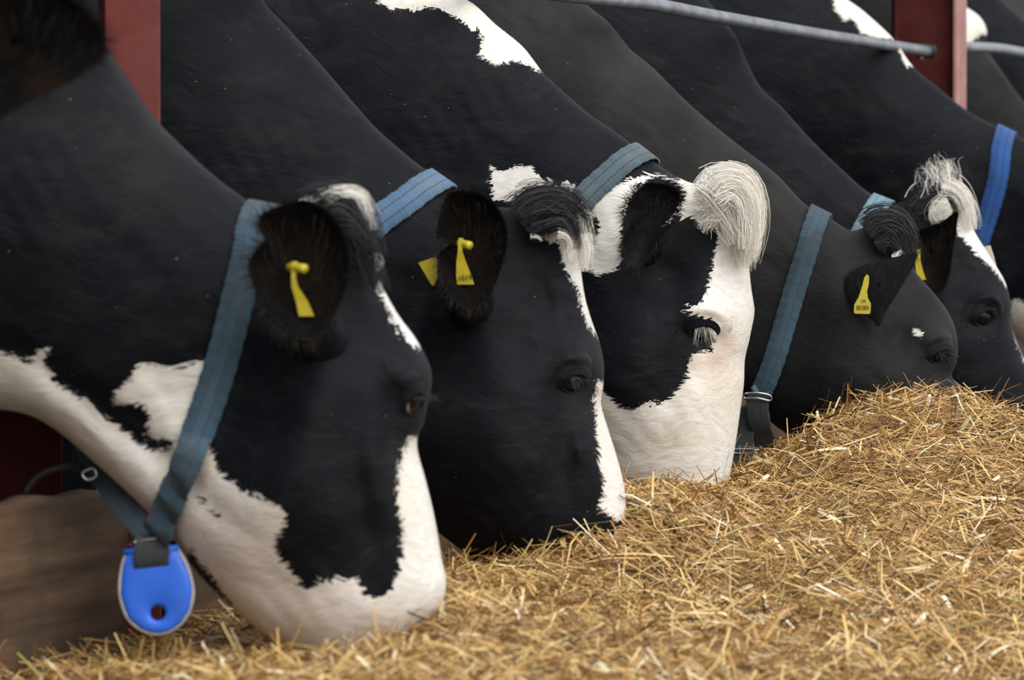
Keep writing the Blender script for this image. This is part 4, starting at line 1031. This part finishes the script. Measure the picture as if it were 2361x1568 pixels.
# ---- cow d
eye(cow_d, 2163, 816, 25, 20, -15, iris=(.25, .05), lashdir=(.35, -.25), nl=90, ll=.020)
EAR_D = [(1952, 642), (1985, 614), (2030, 600), (2075, 590), (2113, 581), (2110, 605), (2092, 637), (2066, 682), (2046, 712), (2026, 752), (2010, 738), (1985, 718), (1958, 690)]
e = ear(cow_d, EAR_D, -.150, -.006, (1985, 665), tu=-.55, tv=.0, center=(2030, 650), fuzz=90, fuzzlen=.006, stalk=.045, mat_in=simple('ear_back', (0.013, 0.0115, 0.0105), 0.8, var=.4, vscale=60, spec=.2, bump=.5, bscale=220), fuzzmat=M_hair_coat)
TD = [(1999, 632), (2004, 638), (2003, 655), (1999, 672), (2001, 688), (2008, 700), (2007, 721), (2004, 724), (1972, 723), (1969, 720), (1970, 702), (1980, 685), (1988, 660), (1993, 640)]
tg = plate('ear_tag', [cow_d.loc(x, y, -.205) for x, y in TD], (0, -1, 0), .003, M_yellow, e)
text('001004', cow_d, e, 1989, 710, -.2072, 15, sx=.62); text('UK', cow_d, e, 1991, 694, -.2072, 9)
ear(cow_d, EAR_D, .15, .012, (1985, 665), center=(2030, 650), fuzz=0, far=True, shrink=.6, shift=(-40, 30))
forelock(cow_d, [('black', [(1995, 528), (2025, 502), (2065, 502), (2092, 540), (2102, 590)], 420, 26, -.02, .04, 4), ('black', [(2005, 545), (2040, 520), (2075, 535), (2092, 575), (2098, 610)], 420, 34, -.05, .03, 5),
                 ('black', [(2020, 570), (2050, 550), (2078, 570), (2088, 605)], 240, 26, -.06, .02, 6), ('white', [(2058, 585), (2066, 592), (2076, 580), (2084, 586)], 16, 6, -.08, .01, 3)])
c_d, _, _ = collar(cow_d, [(1882, 486), (1876, 520), (1862, 575), (1838, 650), (1812, 740), (1785, 830), (1762, 890), (1748, 915, -.115)], .0385, M_web_teal, 'teal collar round the charcoal cow, a buckle hanging below its throat', GC)
PB = catmull(np.array([cow_d.loc(*p) for p in [(1748, 905, -.125), (1746, 940, -.12), (1752, 980, -.10), (1762, 1010, -.07), (1766, 1035, -.05)]]), 5, False)
strap_mesh('strap_end', PB, np.tile(np.array([.019, 0, .001]), (len(PB), 1)), .003, M_web_dirty, c_d)
wire('buckle', cow_d, [(1716, 908, -.13), (1748, 906, -.134), (1776, 912, -.13), (1776, 924, -.128), (1748, 918, -.132), (1718, 918, -.128)], .0016, M_clasp, c_d, True)
PB = catmull(np.array([cow_d.loc(*p) for p in [(1722, 935, -.10), (1716, 980, -.09), (1712, 1030, -.085), (1710, 1075, -.085)]]), 5, False)
strap_mesh('hanging_loop', PB, np.tile(np.array([.019, 0, .001]), (len(PB), 1)), .003, M_web_dirty, c_d)
wire('slider', cow_d, [(1682, 1036, -.095), (1745, 1036, -.095), (1745, 1044, -.088), (1682, 1044, -.088)], .0015, M_clasp, c_d, True)
wire('transponder_edge', cow_d, [(1676, 1085, -.09), (1700, 1092, -.09), (1740, 1090, -.09)], .006, M_blue, c_d)

# ---- cow e
eye(cow_e, 2266, 732, 25, 21, 10, iris=(-.25, .18), lashdir=(.3, -.1), nl=40, ll=.014)
EAR_E = [(2092, 545), (2130, 526), (2170, 512), (2208, 487), (2204, 530), (2197, 580), (2188, 640), (2172, 676), (2155, 686), (2135, 662), (2110, 620), (2096, 580)]
e = ear(cow_e, EAR_E, -.2, .03, (2140, 650), tu=.2, tv=.1, center=(2145, 580), fuzz=260, fuzzlen=.010, stalk=.034)
strap_tag(cow_e, e, [(2114, 575, 8, 0), (2116, 600, 6, 0), (2120, 625, 8, 0), (2126, 645, 9, 0)], -.22)
plate('far_ear', [cow_e.loc(x, y, .16) for x, y in [(2230, 640), (2262, 600), (2268, 570), (2282, 566), (2290, 590), (2300, 630), (2280, 680), (2240, 690)]], (0, 1, 0), .02, M_hair_white, cow_e.root)
forelock(cow_e, [('black', [(2150, 470), (2140, 430), (2122, 400), (2105, 388)], 60, 46, -.02, .05, 6), ('black', [(2110, 490), (2140, 455), (2185, 450), (2215, 490)], 400, 40, -.03, .04, 4), ('white', [(2160, 460), (2158, 420), (2148, 390), (2135, 372)], 50, 50, -.02, .05, 6),
                 ('white', [(2180, 450), (2186, 415), (2180, 380), (2178, 368)], 60, 40, -.02, .04, 5), ('white', [(2170, 430), (2205, 440), (2232, 480), (2240, 530)], 420, 22, -.03, .04, 3), ('black', [(2190, 440), (2205, 405), (2200, 378)], 60, 30, .0, .04, 6),
                 ('white', [(2190, 470), (2170, 480), (2158, 495), (2165, 510)], 200, 26, -.08, .02, 3), ('black', [(2085, 560), (2085, 520), (2100, 490), (2130, 480)], 260, 40, -.05, .03, 3)])
collar(cow_e, [(2028, 462), (2012, 492), (1988, 535), (1965, 585), (1945, 650), (1930, 720)], .042, M_web_pale, 'pale blue collar round the cow behind the charcoal one', GC)
# ---- cow f
collar(cow_f, [(2300, 294), (2308, 330), (2303, 400), (2286, 470), (2262, 545), (2238, 620), (2218, 700)], .043, M_web_bright, 'bright royal blue collar at the right edge of the row', GC)
EAR_F = [(2400, 380), (2450, 360), (2500, 380), (2510, 440), (2480, 500), (2440, 520), (2410, 470)]
ear(cow_f, EAR_F, -.2, .03, (2450, 500), center=(2455, 440), fuzz=0)
eye(cow_f, 2540, 640, 22, 18, -15, nl=20)
# ---- far ears and near ear
for cw, bs in ((cow_g, (2540, 450)), (cow_h, (2650, 400))):
    eo = [(bs[0] - 50, bs[1] - 30), (bs[0] - 20, bs[1] - 70), (bs[0] + 25, bs[1] - 60), (bs[0] + 35, bs[1] - 10), (bs[0] + 10, bs[1] + 35), (bs[0] - 25, bs[1] + 20)]
    ear(cw, eo, -.2, .03, bs, center=(bs[0] - 5, bs[1] - 20), fuzz=0)
EAR_Z = [(-60, -70), (40, -75), (130, -30), (200, 20), (240, 75), (240, 125), (200, 165), (130, 205), (60, 240), (0, 275), (-90, 285), (-150, 200), (-150, 60)]
ear(cow_z, EAR_Z, -.20, .03, (-120, 100), tu=-.2, center=(30, 100), fuzz=500, fuzzlen=.014, stalk=.045)
eye(cow_z, -75, 430, 28, 24, -20, nl=20)

#BARRIER
def Dbar(px): return 21554.0 / (4570 - px)
ROW = math.radians(20.6)
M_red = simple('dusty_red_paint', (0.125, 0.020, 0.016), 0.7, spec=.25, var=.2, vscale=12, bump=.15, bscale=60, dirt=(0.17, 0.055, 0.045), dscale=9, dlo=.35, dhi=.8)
M_red_shaded = simple('shaded_red_paint', (0.045, 0.006, 0.004), 0.8, spec=.12, var=.2, vscale=12, dirt=(0.06, 0.014, 0.012), dscale=8, dlo=.4, dhi=.7)  # same red steel, with the shade on it put into a darker colour
M_red_lit = simple('lit_red_paint', (0.34, 0.13, 0.11), 0.55, var=.15, vscale=18, dirt=(0.42, 0.24, 0.22), dscale=14, dlo=.4, dhi=.7)  # same red steel, the light on the aisle flange put into a paler colour
M_rail = M_steel
def post(px0, px1, D, label, two=False):
    a = at(px0, 480, D); b = at(px1, 480, D); cx = (a[0] + b[0]) / 2; wd = b[0] - a[0]
    r = empty('barrier_post', (cx, D, 0)); prop(r, label, 'post', None)
    H = 2.4
    if not two:
        MB().box((0, 0, H / 2), (wd, .010, H), 0, .002).build('flange', M_red, r)
        MB().box((-.008, .055, H / 2), (.010, .10, H), 0).build('web', M_red_shaded, r)
        MB().box((-.02, .11, H / 2), (wd, .010, H), 0, .002).build('flange', M_red_shaded, r)
    else:
        MB().box((0, .02, H / 2), (wd, .010, H), 0).build('web', M_red_shaded, r)
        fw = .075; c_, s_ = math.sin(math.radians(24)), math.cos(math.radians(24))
        MB().box((wd / 2 + fw * .5 * c_, fw * .5 * s_ - .02, H / 2), (fw, .010, H), math.atan2(s_, c_), .002).build('flange', M_red_lit, r)
        MB().box((-wd / 2, .0, H / 2), (.010, .08, H), 0, .002).build('flange', M_red_shaded, r)
    return r
p1 = post(243, 370, Dbar(306), 'dusty red steel post between the nearest two cows')
p2 = post(2062, 2198, 8.95, 'red steel post, its shaded web and lit flange coloured in, near the right edge', True)
def rail(pts, r, label, name='neck_rail'):
    P = catmull(np.array([at(*p) for p in pts]), 6, False); o = P[0].copy()
    e = empty(name, o); prop(e, label, 'rail', 'galvanised rails above the necks')
    V, F = tube(P - o, r, 14); mesh_obj('pipe', V, F, M_rail, e, True); return e, P, o
e1, Pr, o1 = rail([(330, -150, Dbar(330) - .03), (900, -62, Dbar(900)), (1372, -4, Dbar(1372)), (1500, 10, Dbar(1500)), (1620, 33, Dbar(1620)), (1750, 56, Dbar(1750)), (1900, 82, Dbar(1900)), (2020, 100, Dbar(2020)), (2136, 118, 8.86)], .0125, 'long galvanised pipe slanting down to the far red post')
V, F = tube(np.array([at(2118, 115, 8.86), at(2150, 119, 8.88)]) - o1, .0165, 12); mesh_obj('end_sleeve', V, F, M_rubber, e1, True)
V, F = tube(np.array([at(2115, 132, 8.87), at(2128, 134, 8.87)]) - o1, .006, 10); mesh_obj('bolt', V, F, M_clasp, e1, True)
rail([(2222, 108, 9.05), (2300, 112, 9.5), (2361, 122, 9.8), (2500, 145, 10.5), (2700, 175, 11.6)], .0125, 'galvanised pipe running out of the right edge beyond the red post')
def wood_material():
    m, t, b = new_mat('weathered_wood'); g = NT(t); oc = g.n('ShaderNodeTexCoord').outputs['Object']
    st = g.mapping(oc, (3, 14, 34)); n1 = g.noise(st, 1.0, 5, .65)
    c = g.ramp(n1, [(.3, (0.028, 0.014, 0.007)), (.5, (0.085, 0.046, 0.023)), (.7, (0.15, 0.088, 0.046))])
    c = g.mix(g.mr(g.noise(oc, 7, 4, .6), .5, .72), c, (0.045, 0.034, 0.020)); g.l(c, b.inputs['Base Color']); b.inputs['Roughness'].default_value = .85
    g.l(g.bump(n1, .6, .004), b.inputs['Normal']); return m
M_wood = wood_material()
def board(px0, px1, label, ztop=.544, zbot=.0):
    a = at(px0, 480, Dbar(px0)); b = at(px1, 480, Dbar(px1)); a[2] = b[2] = 0
    L = np.linalg.norm(b - a); rz = math.atan2(b[1] - a[1], b[0] - a[0]); r = empty('feed_board', (a + b) / 2, rz); prop(r, label, 'board', 'wooden boards along the foot of the barrier')
    m = MB(); n = 40
    # rounded top edge, slightly uneven
    sec = [(-.022, zbot), (.022, zbot), (.022, ztop - .012), (.014, ztop - .002), (0, ztop), (-.014, ztop - .002), (-.022, ztop - .012)]
    V = []
    for i in range(n + 1):
        x = -L / 2 + L * i / n; j = .003 * math.sin(i * 1.7) + .002 * math.sin(i * .6)
        V += [(x, y + (j if z > .3 else 0), z + (j if z > .3 else 0)) for (y, z) in sec]
    k = len(sec); F = [(i * k + q, i * k + (q + 1) % k, (i + 1) * k + (q + 1) % k, (i + 1) * k + q) for i in range(n) for q in range(k)] + [tuple(range(k)), tuple(n * k + q for q in range(k))[::-1]]
    m.add(V, F).build('plank', M_wood, r, True); return r
board(-1500, 250, 'brown weathered board at the lower left below the nearest neck')
board(372, 2060, 'weathered board on the far side of the near post, mostly behind the heads')
rb = empty('steel_bracket', at(42, 1100, 4.92)); prop(rb, 'red steel bracket, its shade coloured in, above the board under the nearest cow', 'bracket')
rb.location.z = 0
MB().box((-.03, .0, .32), (.17, .012, .65)).build('plate', M_red_shaded, rb); MB().box((-.03, .02, .63), (.17, .05, .012)).build('lip', M_red_shaded, rb)  # plate and lip carry their shade in the colour
mb = rb

#SETTING
fl = MB().box((0, 6, -.05), (24, 30, .1)).build('floor', M_floor); prop(fl, kind='structure')
M_wall = simple('dark_cladding', (0.05, 0.045, 0.04), 0.9, var=.3, vscale=3)  # for unseen barn walls and roof, added to keep the cows' side dark
wl = MB().box((-7.0, 7, 1.8), (.12, 26, 3.6)).build('wall_left', M_wall); prop(wl, kind='structure')
wb = MB().box((-2, 19.0, 1.8), (10, .12, 3.6)).build('wall_back', M_wall); prop(wb, kind='structure')
# unseen roof, added over the standing side of the barrier to darken it
ca, sa = math.cos(ROW), math.sin(ROW)
rf = MB().box((-4.6, 7.0, 3.5), (5.2, 24, .08), -ROW).build('roof', M_wall); prop(rf, kind='structure')
